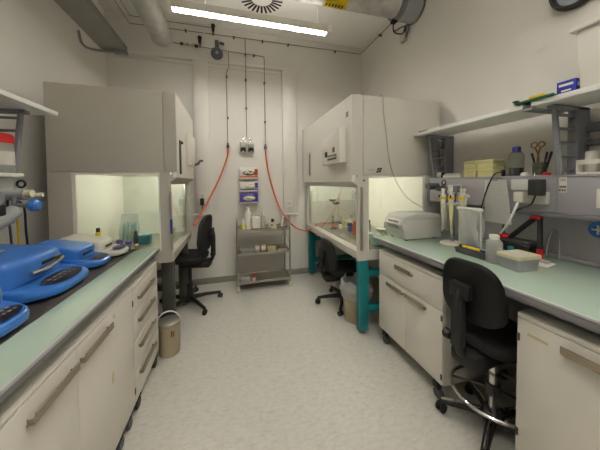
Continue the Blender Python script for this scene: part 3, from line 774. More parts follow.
MB(o).tube([(-1.46, 1.99, 1.9), (-1.46, 1.97, 2.08), (-1.46, 1.9, 2.25)], .008).build('hanger_rod', 'cable_grey', sh)
o = (-1.23, .3, 1.3)
sp_ = thing('service_console', 'grey service console with ledge under the left shelf', 'console', o)
MB(o).box(-1.475, -1.2, -2.4, 1.8, 1.2, 1.465, .003).build('trunking', 'panel_grey', sp_)
MB(o).box(-1.475, -1.155, -2.4, 1.81, 1.466, 1.486, .002).build('ledge', 'white_plastic', sp_)
MB(o).box(-1.475, -1.41, -2.4, 1.8, .9, 1.199, .002).build('lower_panel', 'panel_grey', sp_)
jar('wash_bottle', -1.2, 1.735, 1.487, .047, .21, 'white bottle with a red cap on the left ledge', 'bottle', 'milky', 'red', .05, .9, lab='paper')
# gas taps with blue knob
o = (-1.2, 1.62, 1.35)
t = thing('service_tap', 'grey bench tap with a blue knob on the left panel', 'tap', o)
MB(o).cyl((-1.2, 1.6, 1.375), (-1.02, 1.6, 1.375), .028, n=16).cyl((-1.199, 1.68, 1.36), (-1.06, 1.68, 1.36), .02, n=12).build('arm', 'mid_grey_plastic', t)
MB(o).cyl((-1.02, 1.6, 1.375), (-.99, 1.6, 1.375), .02, n=14).build('spout', 'rubber_cream', t)
MB(o).cyl((-1.06, 1.68, 1.36), (-1.0, 1.69, 1.365), .013, n=12).build('spout', 'rubber_cream', t)
MB(o).tube([(-1.05, 1.58, 1.36), (-1.05, 1.58, 1.32), (-.99, 1.58, 1.315)], .013).build('elbow', 'slate_grey', t)
MB(o).lathe([(0, 0), (.024, 0), (.03, .008), (.03, .03), (.02, .04), (0, .04)], (-.99, 1.58, 1.315), 18, 'X').build('knob', 'blue', t)
MB(o).torus((-1.1, 1.7, 1.425), .018, .006, 'Y', 20).build('ring_hook', 'black_plastic', t)
o = (-1.2, 1.4, 1.3)
t = thing('service_tap', 'grey tap with dark body at the left frame edge', 'tap', o)
MB(o).cyl((-1.2, 1.42, 1.36), (-1.0, 1.42, 1.36), .032, n=16).build('arm', 'slate_grey', t)
MB(o).box(-1.06, -1.0, 1.4, 1.46, 1.28, 1.33, .008).cyl((-1.03, 1.43, 1.255), (-1.03, 1.43, 1.28), .018, n=12).build('nozzle', 'black_plastic', t)
tag(MB((-1.1, 1.5, 1.24)).tube([(-1.165, 1.08, 1.25), (-1.06, 1.2, 1.215), (-1.06, 1.35, 1.22), (-1.06, 1.5, 1.245), (-1.05, 1.58, 1.29)], .034, 12, smooth=6).build('flexible_hose', 'mid_grey_plastic'), 'thick grey hose sagging below the taps on the left', 'hose')
for k, (yy, m_, l_) in enumerate(((1.745, 'cable_black', 'black cord hanging left of the yellow one by the left panel'), (1.76, 'yellow', 'yellow cord hanging below the left taps'), (1.775, 'cable_black', 'black cord hanging right of the yellow one by the left panel'))):
    xx = -1.192+.025*k
    tag(MB((xx, yy, 1.3)).tube([(-1.19, yy, 1.34), (xx, yy, 1.3), (xx+.005, yy+.002, 1.15), (xx+.012, yy+.003, .99), (xx+.012, yy+.003, .907)], .0055, smooth=6).build('hanging_cord', m_), l_, 'cord')

# ------------------------------------------------------------------ right bench
ZR = .92; rx0, rx1 = 1.24, 2.064
o = (1.65, .3, .88)
wt = thing('workbench', 'long right bench top with pale mint surface on a steel frame', 'bench', o)
MB(o).box(rx0+.012, rx1, -2.6, 1.988, ZR-.038, ZR-.001, .003).build('worktop', 'mint_glass', wt)
MB(o).box(rx0, rx0+.012, -2.6, 1.988, ZR-.012, ZR, .003).build('edge_strip', 'nosing_pale', wt)
MB(o).box(rx0+.001, rx0+.013, -2.6, 1.988, ZR-.045, ZR-.012, .003).box(rx0+.012, rx0+.03, -2.6, 1.988, ZR-.045, ZR-.0385, .001).build('nosing', 'nosing_grey', wt)
fr = wt
for y in (1.945, -2.4):
    MB((1.65, .3, .88)).box(2.0, 2.05, y, y+.03, 0, .86, .003).build('leg', 'slate_grey', fr)
    MB((1.65, .3, .88)).box(1.3, 2.05, y, y+.03, .835, .874, .003).build('arm', 'slate_grey', fr)
MB((1.65, .3, .88)).box(1.33, 1.39, -2.4, 1.945, .83, .874, .003).build('rail', 'slate_grey', fr)
zt = .815
cabinet('drawer_cabinet', 'white cabinet with one wide drawer over two doors, beside the teal leg', 1.265, 1.95, -1, 1.235, 1.93, .11, zt,
        [('top_rail', 1.235, 1.93, .79, zt, None, None, None), ('drawer', 1.235, 1.93, .595, .79, 1.5, 1.68, .745), ('door', 1.58, 1.93, .115, .595, 1.6, 1.79, .565), ('door', 1.235, 1.58, .115, .595, 1.37, 1.565, .565)], (1.29, 1.86), hinge=((1.243, .55), (1.243, .17)))
cabinet('door_cabinet', 'white door cabinet nearest the camera under the right bench', 1.265, 1.95, -1, -.25, .818, .11, zt,
        [('top_rail', -.25, .818, .79, zt, None, None, None), ('door', .29, .818, .115, .79, .36, .648, .75), ('door', -.25, .29, .115, .79, -.1, .2, .75)], (-.15, .76), hinge=((.811, .7), (.811, .25)))
o_ = (1.5, .284, 0)
rc = [c for c in COL.objects if c.get('label', '').startswith('white door cabinet nearest the camera under the right')][0]
dr = [c for c in rc.children if c.name.startswith('door')][0]
MB(tuple(rc.location)).box(1.2635, 1.265, .70, .775, .725, .738).build('tape_strip', 'tape', dr)
lc = [c for c in COL.objects if c.get('label', '').startswith('white two door cabinet')][0]
ld = [c for c in lc.children if c.name.startswith('door')]
MB(tuple(lc.location)).box(-.585, -.5835, 1.4, 1.42, .43, .48).box(-.585, -.5835, 1.43, 1.45, .74, .76).build('tape_scrap', 'tape', ld[1])

# upper trunking (service panel) right
o = (1.95, .3, 1.3)
sp_ = thing('service_console', 'grey service console with ledge above the right bench', 'console', o)
MB(o).box(1.85, 2.065, -2.6, 1.975, 1.226, 1.436, .003).build('trunking', 'panel_grey', sp_)
MB(o).box(1.845, 2.065, -2.6, 1.98, 1.4365, 1.448, .002).build('ledge', 'panel_grey', sp_)
MB(o).box(1.842, 1.86, -2.6, 1.45, 1.198, 1.2255, .003).build('rail', 'slate_grey', sp_)
MB(o).box(2.03, 2.065, -2.6, 1.975, ZR+.0005, 1.1975, .002).build('lower_panel', 'panel_shade_lift', sp_)  # brightening for this shaded panel is put into its colour
MB(o).box(2.0, 2.03, -2.6, 1.975, ZR+.0005, ZR+.02, .002).build('upstand', 'panel_grey', sp_)
for y in (.62, 1.0, 1.42):
    MB(o).box(1.8492, 1.85, y-.001, y+.001, 1.23, 1.435).build('panel_joint', 'slate_grey', sp_)
MB(o).box(1.848, 1.85, .955, .99, 1.345, 1.436).build('panel_label', 'off_white', sp_)
lp = MB(o).box(1.847, 1.848, .957, .988, 1.374, 1.384)
for k in range(3): lp.box(1.847, 1.848, .96+.011*k, .967+.011*k, 1.352, 1.366, .001)
for k in range(2): lp.box(1.847, 1.848, .96, .985, 1.42-.008*k, 1.423-.008*k)
lp.build('label_print', 'dark_grey', sp_)
MB(o).box(1.846, 1.85, .805, .835, 1.27, 1.37, .001).build('note', 'paper', sp_)

# right shelf
o = (1.88, 1.0, 1.84)
sh = thing('wall_shelf', 'long white shelf on ladder brackets at the right wall', 'shelf', o)
MB(o).box(1.69, 1.985, 1.085, 2.01, 1.845, 1.872, .002).build('board', 'shelf_white', sh)
MB(o).box(1.69, 1.985, -1.2, 1.045, 1.848, 1.876, .002).build('board', 'shelf_white', sh)
ladder(2.055, 1, .985, 1.449, 1.845, 1.775, 1.83, sh, o)
ladder(2.062, 1, 1.925, 1.449, 1.844, 1.79, 1.84, sh, o)
ladder(2.062, 1, -.6, 1.449, 1.845, 1.775, 1.83, sh, o)
MB(o).box(1.692, 1.98, 1.04, 1.09, 1.83, 1.8445, .003).build('joint_bracket', 'bracket_grey', sh)
MB(o).box(2.02, 2.068, .78, .97, 1.7, 1.75, .003).box(2.03, 2.068, .6, .97, 1.62, 1.65, .003).build('wall_arm', 'bracket_grey', sh)

# things on the right shelf
zs_ = 1.8765
t = thing('sample_tray', 'green tray with a yellow strip at the front edge of the right shelf', 'tray', (1.73, 1.02, zs_)); o = (1.73, 1.02, zs_)
MB(o).box(1.675, 1.8, .93, 1.125, zs_, zs_+.008, .002).box(1.675, 1.68, .93, 1.125, zs_+.008, zs_+.012).build('board', 'green', t)
MB(o).box(1.66, 1.69, 1.1, 1.125, zs_+.0125, zs_+.022, .003).build('clip', 'dark_green_grey', t)
MB(o).box(1.69, 1.73, .985, 1.06, zs_+.0085, zs_+.032, .008).build('strip', 'yellow', t)
t = thing('carton_box', 'blue carton with white print standing on the right shelf', 'box', (1.76, .905, zs_)); o = (1.76, .905, zs_)
MB(o).box(1.715, 1.81, .862, .94, zs_, zs_+.068, .002).build('carton', 'navy', t)
for q in ((1.714, 1.715, .872, .93, zs_+.04, zs_+.052), (1.714, 1.715, .88, .92, zs_+.012, zs_+.02), (1.73, 1.8, .8615, .862, zs_+.03, zs_+.05), (1.73, 1.8, .87, .93, zs_+.068, zs_+.0685)): MB(o).box(*q).build('print', 'white_plastic', t)
t = thing('storage_box', 'big white storage box with lid on the right shelf', 'box', (1.85, .66, zs_)); o = (1.85, .66, zs_)
MB(o).prism([(.46, zs_), (.85, zs_), (.868, zs_+.3), (.44, zs_+.3)], 'X', 1.72, 1.98, .006).build('body', 'white_plastic', t)
MB(o).box(1.7, 2.0, .42, .888, zs_+.2995, zs_+.322, .005).build('lid', 'white_plastic', t)
tag(MB((1.78, 1.85, 1.873)).tube([(1.72, 1.97, 1.881), (1.74, 1.9, 1.883), (1.8, 1.87, 1.884), (1.77, 1.8, 1.883), (1.83, 1.76, 1.886), (1.8, 1.72, 1.882), (1.86, 1.68, 1.884)], .008, smooth=6).build('cable_bundle', 'cable_black'), 'black cable bundle lying at the far end of the right shelf', 'cable')
t = thing('cable_adapter', 'small pale grey plug lying by the black cable on the shelf', 'adapter', (1.74, 1.78, 1.8725))
MB((1.74, 1.78, 1.8725)).box(1.705, 1.76, 1.74, 1.82, 1.8725, 1.888, .004).build('body', 'off_white', t)
# clock
cl = thing('wall_clock', 'round wall clock with black rim high on the right wall', 'clock', (XR, 1.03, 2.61)); o = (XR, 1.03, 2.61)
MB(o).lathe([(.115, 0), (.135, 0), (.142, -.02), (.135, -.04), (.118, -.045), (.112, -.03), (.112, 0)], (XR-.0005, 1.03, 2.61), 40, 'X').build('rim', 'black_plastic', cl)
MB(o).cyl((XR-.012, 1.03, 2.61), (XR-.001, 1.03, 2.61), .114, n=36).build('face', 'clock_face', cl)
MB(o).box(XR-.016, XR-.0135, 1.026, 1.034, 2.6, 2.69).box(XR-.019, XR-.0165, 1.0, 1.06, 2.606, 2.614).build('hands', 'black_plastic', cl)

# ledge things
zl = 1.4485
jar('media_bottle', 1.935, 1.275, zl, .043, .205, 'clear bottle with dark blue cap and dark contents on the right ledge', 'bottle', 'bottle_glass', 'navy', .04, .5, fill=.28)
t = thing('pen_beaker', 'clear beaker on the ledge holding scissors and pens', 'beaker', (1.93, 1.135, zl)); o = (1.93, 1.135, zl)
MB(o).lathe([(0, 0), (.033, 0), (.035, .004), (.036, .085), (.034, .085), (.033, .006), (0, .005)], o, 24).build('cup', 'bottle_glass', t)
sc = thing('scissors', 'gold handled scissors upright in the clear beaker', 'scissors', (1.93, 1.145, zl+.006)); o = (1.93, 1.145, zl+.006)
MB(o).torus((1.925, 1.165, zl+.2), .017, .004, 'X', 20).torus((1.925, 1.125, zl+.2), .017, .004, 'X', 20).tube([(1.925, 1.16, zl+.184), (1.93, 1.145, zl+.14), (1.93, 1.147, zl+.11)], .005).tube([(1.925, 1.13, zl+.184), (1.93, 1.145, zl+.14), (1.93, 1.143, zl+.11)], .005).build('handles', 'brass', sc)
MB(o).box(1.928, 1.932, 1.138, 1.152, zl+.01, zl+.115).build('blades', 'brown', sc)
for dy, tx_, m_, l_ in ((.02, .035, 'cable_black', 'black marker leaning left in the clear beaker'), (-.018, -.035, 'cable_black', 'thick black marker leaning right in the clear beaker'), (-.005, -.025, 'dark_grey', 'grey pen standing at the middle of the clear beaker')):
    p = thing('marker_pen', l_, 'pen', (1.945, 1.135+dy, zl+.008)); o = (1.945, 1.135+dy, zl+.008)
    a = Vector(o); b = Vector((1.945, 1.135+dy+tx_, zl+.15))
    MB(o).cyl(a, a.lerp(b, .7), .006, n=10).build('barrel', m_, p); MB(o).cyl(a.lerp(b, .7), b, .0065, n=10).build('cap', 'cable_black', p)
# yellow tip boxes
n_ = 0
for (ya, yb) in ((1.415, 1.535), (1.545, 1.655)):
    for kz in range(2):
        lab = ['lower pale yellow tip box of the stack nearer the blue capped bottle', 'upper pale yellow tip box of the stack nearer the blue capped bottle', 'lower pale yellow tip box of the stack nearer the tube rack', 'upper pale yellow tip box of the stack nearer the tube rack'][n_]
        n_ += 1
        carton('tip_box', 1.9, 2.02, ya, yb, zl+.0665*kz, zl+.0655+.0665*kz, 'pale_yellow', lab, 'box', 'pale_yellow', group='yellow tip boxes stacked on the ledge')
t = thing('tube_rack', 'low white tube rack lying on the right ledge', 'rack', (1.92, 1.71, zl)); o = (1.92, 1.71, zl)
MB(o).box(1.88, 1.96, 1.67, 1.85, zl, zl+.022, .003).build('tray', 'white_plastic', t)
for i in range(9):
    for j in range(3): MB(o).cyl((1.895+.025*j, 1.685+.019*i, zl+.0225), (1.895+.025*j, 1.685+.019*i, zl+.038), .006, n=8).build('tube_top', 'off_white', t)
t = thing('jar_lid', 'small white lid left on the ledge beside the beaker', 'lid', (1.905, 1.205, zl)); MB((1.905, 1.205, zl)).lathe([(0, 0), (.022, 0), (.02, .016), (.012, .024), (0, .024)], (1.905, 1.205, zl), 16).build('lid', 'white_plastic', t)
tag(MB((1.9, 1.09, zl)).box(1.89, 1.92, 1.065, 1.1, zl, zl+.018, .006).build('red_eraser', 'red'), 'small red block beside the clear beaker on the ledge', 'eraser')
t = thing('crumpled_tissue', 'white crumpled tissue at the far end of the right ledge', 'tissue', (1.9, 1.9, zl)); MB((1.9, 1.9, zl)).ball((1.9, 1.9, zl+.028), (.03, .035, .028), 9).build('tissue', 'white_plastic', t)
tag(MB((1.89, 1.83, zl)).box(1.885, 1.93, 1.853, 1.885, zl, zl+.05, .01).build('black_adapter', 'black_plastic'), 'small black adapter beside the crumpled tissue on the ledge', 'adapter')
t = thing('power_plug', 'black plug on the ledge with cord running down past the sheet', 'plug', (1.87, 1.345, zl)); o = (1.87, 1.345, zl)
MB(o).box(1.862, 1.885, 1.31, 1.33, zl, zl+.045, .006).build('plug_body', 'black_plastic', t)
MB(o).tube([(1.862, 1.325, zl+.03), (1.835, 1.35, zl+.015), (1.81, 1.372, 1.39), (1.79, 1.39, 1.29), (1.765, 1.4, 1.18), (1.74, 1.41, 1.1), (1.76, 1.45, 1.0), (1.8, 1.47, .925)], .005, smooth=8).build('cord', 'cable_black', t)
# jar rack at right edge
t = thing('bottle_rack', 'white rack holding two white capped bottles at the right edge', 'rack', (1.92, .87, zl)); o = (1.92, .87, zl)
MB(o).box(1.86, 1.98, .7, .925, zl, zl+.012, .002).box(1.86, 1.866, .7, .925, zl+.055, zl+.08, .002).box(1.974, 1.98, .7, .925, zl+.055, zl+.08, .002).box(1.86, 1.98, .92, .925, zl+.012, zl+.08).box(1.86, 1.98, .7, .705, zl+.012, zl+.08).build('frame', 'white_plastic', t)
for k, y in enumerate((.89, .825, .755)):
    jar('squat_bottle', 1.92, y, zl+.0125, .026, .115, ['white capped bottle in the rack, farthest from the camera', 'white capped bottle in the rack, second from far end', 'white capped bottle in the rack, nearest the camera'][k], 'bottle', 'white_plastic', 'white_plastic', .035, .85)

# sockets on the right trunking
t = thing('socket_unit', 'double wall socket with grey plugs and a black adapter on the right panel', 'socket', (1.85, 1.15, 1.33)); o = (1.85, 1.15, 1.33)
MB(o).box(1.815, 1.8495, 1.06, 1.23, 1.355, 1.425, .006).build('outlet', 'grey_plastic', t)
MB(o).box(1.815, 1.8495, 1.03, 1.19, 1.27, 1.345, .006).build('outlet', 'grey_plastic', t)
MB(o).box(1.765, 1.8145, 1.03, 1.1, 1.325, 1.425, .006).build('adapter', 'black_plastic', t)
MB(o).box(1.765, 1.8145, 1.125, 1.18, 1.28, 1.345, .006).build('plug', 'off_white', t)
MB(o).tube([(1.775, 1.155, 1.282), (1.75, 1.17, 1.2), (1.74, 1.2, 1.12), (1.8, 1.28, 1.05)], .007, smooth=6).build('white_cord', 'wire_white', t)
MB(o).tube([(1.78, 1.065, 1.328), (1.775, 1.085, 1.27), (1.78, 1.14, 1.24), (1.79, 1.21, 1.2)], .005, smooth=6).build('black_cord', 'cable_black', t)
t = thing('socket_unit', 'grey socket with a plug and cord beside the pipette stand', 'socket', (1.85, 1.66, 1.35)); o = (1.85, 1.66, 1.35)
MB(o).box(1.815, 1.8495, 1.62, 1.74, 1.31, 1.385, .006).build('outlet', 'grey_plastic', t)
MB(o).box(1.78, 1.8145, 1.6, 1.65, 1.325, 1.38, .006).build('plug', 'slate_grey', t)
MB(o).tube([(1.79, 1.625, 1.327), (1.785, 1.63, 1.25), (1.79, 1.66, 1.1), (1.82, 1.7, .99)], .005, smooth=6).build('cord', 'cable_black', t)
t = thing('service_tap', 'dark grey gas taps on the right panel behind the pipettes', 'tap', (1.85, 1.88, 1.35)); o = (1.85, 1.88, 1.35)
MB(o).cyl((1.8495, 1.88, 1.37), (1.74, 1.88, 1.37), .03, n=16).cyl((1.8495, 1.81, 1.35), (1.78, 1.81, 1.35), .022, n=14).build('arm', 'dark_grey', t)
MB(o).torus((1.83, 1.79, 1.405), .02, .004, 'X', 18).build('ring_hook', 'black_plastic', t)
MB(o).tube([(1.75, 1.88, 1.35), (1.75, 1.88, 1.25), (1.78, 1.89, 1.18)], .012).build('outlet_pipe', 'slate_grey', t)

# paper sheet hung from the ledge, with its foot leaning out
t = thing('instruction_sheet', 'white printed sheet hanging from the right ledge', 'paper', (1.84, 1.34, 1.42)); o = (1.84, 1.34, 1.42)
def sheet(u, w):
    z_ = 1.425-.305*w; xx = 1.843-.035*w-.004*math.sin(PI*u)
    yA, yB_ = 1.275-.065*w, 1.43-.035*w
    cr = 0
    return (xx, yA+cr*(1-u)-cr*u+(yB_-yA)*u, z_)
MB(o).grid(sheet, 8, 12, .0015).build('sheet', 'printed_sheet', t)
MB(o).box(1.838, 1.8445, 1.33, 1.37, 1.415, 1.435, .002).build('clip', 'steel', t)

# grey bench centrifuge on right
t = thing('benchtop_centrifuge', 'grey box centrifuge with slanted keypad on the right bench', 'centrifuge', (1.56, 1.85, ZR)); o = (1.56, 1.85, ZR)
gx0, gx1, gy0, gy1 = 1.375, 1.755, 1.735, 1.975
zb = ZR+.012
MB(o).prism([(gx0+.012, zb), (gx1, zb), (gx1, zb+.165), (gx0-.005, zb+.165), (gx0-.03, zb+.12), (gx0-.005, zb+.08)], 'Y', gy0, gy1, .006).build('housing', 'grey_plastic', t)
MB(o).prism([(gx0+.0, zb+.1655), (gx1+.004, zb+.1655), (gx1, zb+.2), (gx0+.11, zb+.212), (gx0+.01, zb+.19)], 'Y', gy0-.003, gy1+.003, .006).build('lid', 'grey_plastic', t)
MB(o).prism([(gx0-.0335, zb+.122), (gx0-.0085, zb+.162), (gx0-.011, zb+.164), (gx0-.036, zb+.124)], 'Y', gy0+.02, gy1-.03).build('keypad', 'off_white', t)
kb = MB(o)
for k in range(4): kb.box(gx0-.03, gx0-.022, gy0+.05+.035*k, gy0+.07+.035*k, zb+.14, zb+.152, .001)
kb.build('keys', 'slate_grey', t)
MB(o).prism([(gx0-.034, zb+.118), (gx0-.02, zb+.085), (gx0-.0, zb+.08), (gx0-.02, zb+.118)], 'Y', gy0+.05, gy1-.05).build('grip', 'mid_grey_plastic', t)
for x in (gx0+.04, gx1-.05):
    for y in (gy0+.03, gy1-.03):
        MB(o).cyl((x, y, ZR), (x, y, zb+.001), .012, n=10).build('foot', 'black_plastic', t)

# pipette carousel
px_, py_ = 1.675, 1.55
t = thing('pipette_stand', 'round pale pipette stand with steel column on the right bench', 'stand', (px_, py_, ZR)); o = (px_, py_, ZR)
MB(o).lathe([(0, 0), (.085, 0), (.088, .008), (.08, .016), (.03, .022), (0, .022)], o, 32).build('base', 'off_white', t)
MB(o).cyl((px_, py_, ZR+.022), (px_, py_, ZR+.31), .014, n=16).build('column', 'chrome', t)
MB(o).lathe([(0, .31), (.06, .31), (.062, .318), (.06, .326), (0, .326)], o, 28).build('holder_ring', 'grey_plastic', t)
for k, (a, c1_, c2_, l_) in enumerate(((2.9, 'white_plastic', 'off_white', 'white pipette with yellow collar hanging at the left of the stand'), (3.75, 'yellow', 'pale_yellow', 'yellow topped pipette hanging at the front left of the stand'), (4.7, 'off_white', 'pale_yellow', 'pale yellow pipette hanging at the front of the stand'), (5.7, 'white_plastic', 'white_plastic', 'slim white pipette hanging at the right of the stand'), (1.4, 'slate_grey', 'off_white', 'grey topped pipette hanging at the back of the stand'))):
    cx, cy_ = px_+.078*math.cos(a), py_+.078*math.sin(a)
    p = thing('pipette', l_, 'pipette', (cx, cy_, ZR+.3), group='pipettes on the stand'); o = (cx, cy_, ZR+.3)
    MB(o).lathe([(0, .02), (.016, .02), (.018, .05), (.02, .08), (.014, .1), (.008, .1), (.008, .12), (.012, .122), (.012, .14), (0, .14)], o, 12).build('plunger_head', 'off_white' if c1_ == 'yellow' else c1_, p)
    MB(o).lathe([(.0185, .055), (.022, .055), (.022, .078), (.0185, .078)], o, 12).build('collar', 'yellow' if k < 3 else c1_, p)
    MB(o).lathe([(0, -.2), (.003, -.2), (.006, -.12), (.009, -.11), (.014, -.03), (.016, .0195), (0, .0195)], o, 12).build('barrel', c2_, p)
    ux_, uy_ = math.cos(a), math.sin(a)
    MB(o).tube([(cx, cy_, ZR+.385), (cx+ux_*.03, cy_+uy_*.03, ZR+.388), (cx+ux_*.034, cy_+uy_*.034, ZR+.37)], .005).build('finger_hook', 'black_plastic' if k < 2 else c1_, p)

# clear bag holder
t = thing('waste_bag_holder', 'wire holder with a clear plastic bag on the right bench', 'bag holder', (1.66, 1.36, ZR)); o = (1.66, 1.36, ZR)
ya, yb = 1.275, 1.44; xa, xb = 1.62, 1.68; zt = ZR+.3
MB(o).tube([(xa, ya, ZR+.004), (xa-.005, ya, zt), (xa-.005, yb, zt), (xa, yb, ZR+.004), (xa+.1, yb, ZR+.004), (xa+.1, ya, ZR+.004), (xa, ya, ZR+.004)], .004).build('wire_frame', 'wire_white', t)
MB(o).cyl((xa-.005, ya-.01, zt), (xa-.005, yb+.01, zt), .0115, n=12).build('clamp_bar', 'white_plastic', t)
def bag(k):
    def f(u, w):
        x = xa+.002+.05*math.sin(PI*min(1, w*1.1))*(1-k*.0)+.008*math.sin(9*u+3*w)*w
        return (x if k else xa-.004-.022*math.sin(PI*w)+.006*math.sin(11*u+4*w), ya+.006+(yb-ya-.012)*(u*(1-.12*math.sin(PI*w))+.06*math.sin(PI*w)), zt-.006-w*(zt-ZR-.05))
    return f
MB(o).grid(bag(0), 12, 14, .0006).grid(bag(1), 12, 14, .0006).build('bag', 'bag_film', t)
MB(o).ball((1.635, 1.365, ZR+.12), (.022, .06, .06), 12).build('tissues', 'white_plastic', t)

# tray with yellow tool
t = thing('tool_tray', 'dark teal tray with a yellow handled cutter before the clear bag', 'tray', (1.55, 1.25, ZR)); o = (1.55, 1.25, ZR)
MB(o).prism([(1.145, ZR), (1.375, ZR), (1.385, ZR+.035), (1.135, ZR+.035)], 'X', 1.515, 1.595, .003).build('tray', 'dark_green_grey', t)
MB(o).box(1.52, 1.59, 1.15, 1.37, ZR+.0355, ZR+.039, .001).build('inlay', 'blue_deep', t)
ct = thing('cutter_knife', 'yellow cutter lying on the dark teal tray', 'cutter', (1.54, 1.26, ZR+.0395)); o = (1.54, 1.26, ZR+.0395)
MB(o).tube([(1.53, 1.33, ZR+.049), (1.53, 1.28, ZR+.05), (1.535, 1.21, ZR+.049)], .0095, 10, smooth=4).build('grip', 'yellow', ct)
MB(o).tube([(1.535, 1.21, ZR+.049), (1.545, 1.165, ZR+.047)], .007, 10).tube([(1.53, 1.33, ZR+.049), (1.535, 1.36, ZR+.047)], .008, 10).build('tip', 'black_plastic', ct)
jar('plastic_bottle', 1.535, 1.125, ZR, .042, .17, 'milky plastic bottle with white cap beside the grey box', 'bottle', 'milky', 'white_plastic', .035, .55)
# grey lidded box
t = thing('lidded_box', 'grey plastic box with pale lid at the front of the right bench', 'box', (1.562, 1.01, ZR), -.06)
a, b = .078, .06
def rr_(a, b, z, r=.012, n=5):
    pts = []
    for cx, cy_, s0 in ((a-r, b-r, 0), (-(a-r), b-r, PI/2), (-(a-r), -(b-r), PI), (a-r, -(b-r), 1.5*PI)):
        for i in range(n): an = s0+PI/2*i/(n-1); pts.append((cx+r*math.cos(an), cy_+r*math.sin(an), z))
    return pts
MB().loft([rr_(a*.9, b*.9, 0), rr_(a*.97, b*.97, .055), rr_(a*1.02, b*1.02, .056), rr_(a*1.02, b*1.02, .07)]).build('tub', 'mid_grey_plastic', t)
MB().loft([rr_(a*1.06, b*1.06, .066), rr_(a*1.07, b*1.07, .082), rr_(a*1.03, b*1.03, .086), rr_(a*.9, b*.88, .083), rr_(a*.88, b*.86, .079)]).build('lid', 'rubber_cream', t)
MB().box(-a*.6, a*.6, -b*.6, b*.6, .0795, .081, .0).build('lid_panel', 'grey_plastic', t)
jar('sample_vial', 1.68, 1.13, ZR, .014, .085, 'small clear vial with blue cap behind the grey box', 'vial', 'bottle_glass', 'teal', .03, 1)
# note pad
t = thing('note_pad', 'white note pad lying on the right bench near the wall', 'note pad', (1.77, 1.02, ZR), .2)
MB().box(-.055, .055, -.045, .045, 0, .006, .001).build('sheets', 'paper', t)
tag(MB((1.8, 1.04, ZR+.0065)).box(1.775, 1.815, 1.0, 1.06, ZR+.0065, ZR+.02, .005).build('grey_clip', 'mid_grey_plastic'), 'grey clip lying on the white note pad', 'clip')
# heat sealer: black base, red knob, folding arms
t = thing('bag_sealer', 'black device with red knob and folding black arms by the wall', 'bench device', (1.93, 1.24, ZR)); o = (1.93, 1.24, ZR)
MB(o).box(1.85, 1.985, 1.13, 1.4, ZR+.006, ZR+.075, .015, 3).build('base', 'black_plastic', t)
MB(o).box(1.855, 1.98, 1.14, 1.39, ZR+.0755, ZR+.088, .005).build('top_plate', 'dark_grey', t)
MB(o).lathe([(0, 0), (.036, 0), (.038, .012), (.03, .026), (.012, .03), (0, .03)], (1.9, 1.325, ZR+.0885), 20).build('knob', 'red', t)
MB(o).lathe([(0, 0), (.012, 0), (.004, .06), (0, .06)], (1.9, 1.33, ZR+.118), 12).build('spike', 'black_plastic', t)
MB(o).tube([(1.9, 1.28, ZR+.1), (1.87, 1.12, ZR+.255)], .016, 10).build('arm', 'black_plastic', t)
MB(o).tube([(1.86, 1.085, ZR+.26), (1.845, 1.075, ZR+.12), (1.84, 1.07, ZR+.005)], .014, 10).build('arm', 'black_plastic', t)
MB(o).tube([(1.875, 1.14, ZR+.258), (1.865, 1.1, ZR+.268), (1.86, 1.08, ZR+.255)], .018, 10).build('joint', 'red', t)
MB(o).tube([(1.842, 1.073, ZR+.07), (1.84, 1.07, ZR+.01)], .017, 10).build('red_sleeve', 'red', t)
for x, y in ((1.87, 1.15), (1.97, 1.15), (1.87, 1.37), (1.97, 1.37)): MB(o).cyl((x, y, ZR), (x, y, ZR+.007), .01, n=8).build('foot', 'black_plastic', t)
tag(MB((1.97, 1.08, ZR)).tube([(1.97, 1.115, ZR+.005), (1.98, 1.11, ZR+.11), (1.985, 1.092, ZR+.175), (1.985, 1.072, ZR+.175), (1.98, 1.055, ZR+.11), (1.975, 1.05, ZR+.005)], .006, smooth=8).build('wire_loop', 'cable_grey'), 'grey wire loop standing behind the note pad', 'wire')
t = thing('tape_roll', 'blue roll hanging on the right panel at the frame edge', 'roll', (2.0, .885, 1.12)); o = (2.0, .885, 1.12)
MB(o).lathe([(.02, -.02), (.042, -.02), (.047, -.014), (.047, .014), (.042, .02), (.02, .02), (.02, -.02)], (2.005, .885, 1.135), 28, 'X').build('roll', 'blue', t)
MB(o).cyl((1.98, .885, 1.135), (2.029, .885, 1.135), .008, n=10).box(1.978, 1.984, .86, .91, 1.131, 1.139).box(1.978, 1.984, .881, .889, 1.11, 1.16).build('hook', 'white_plastic', t)

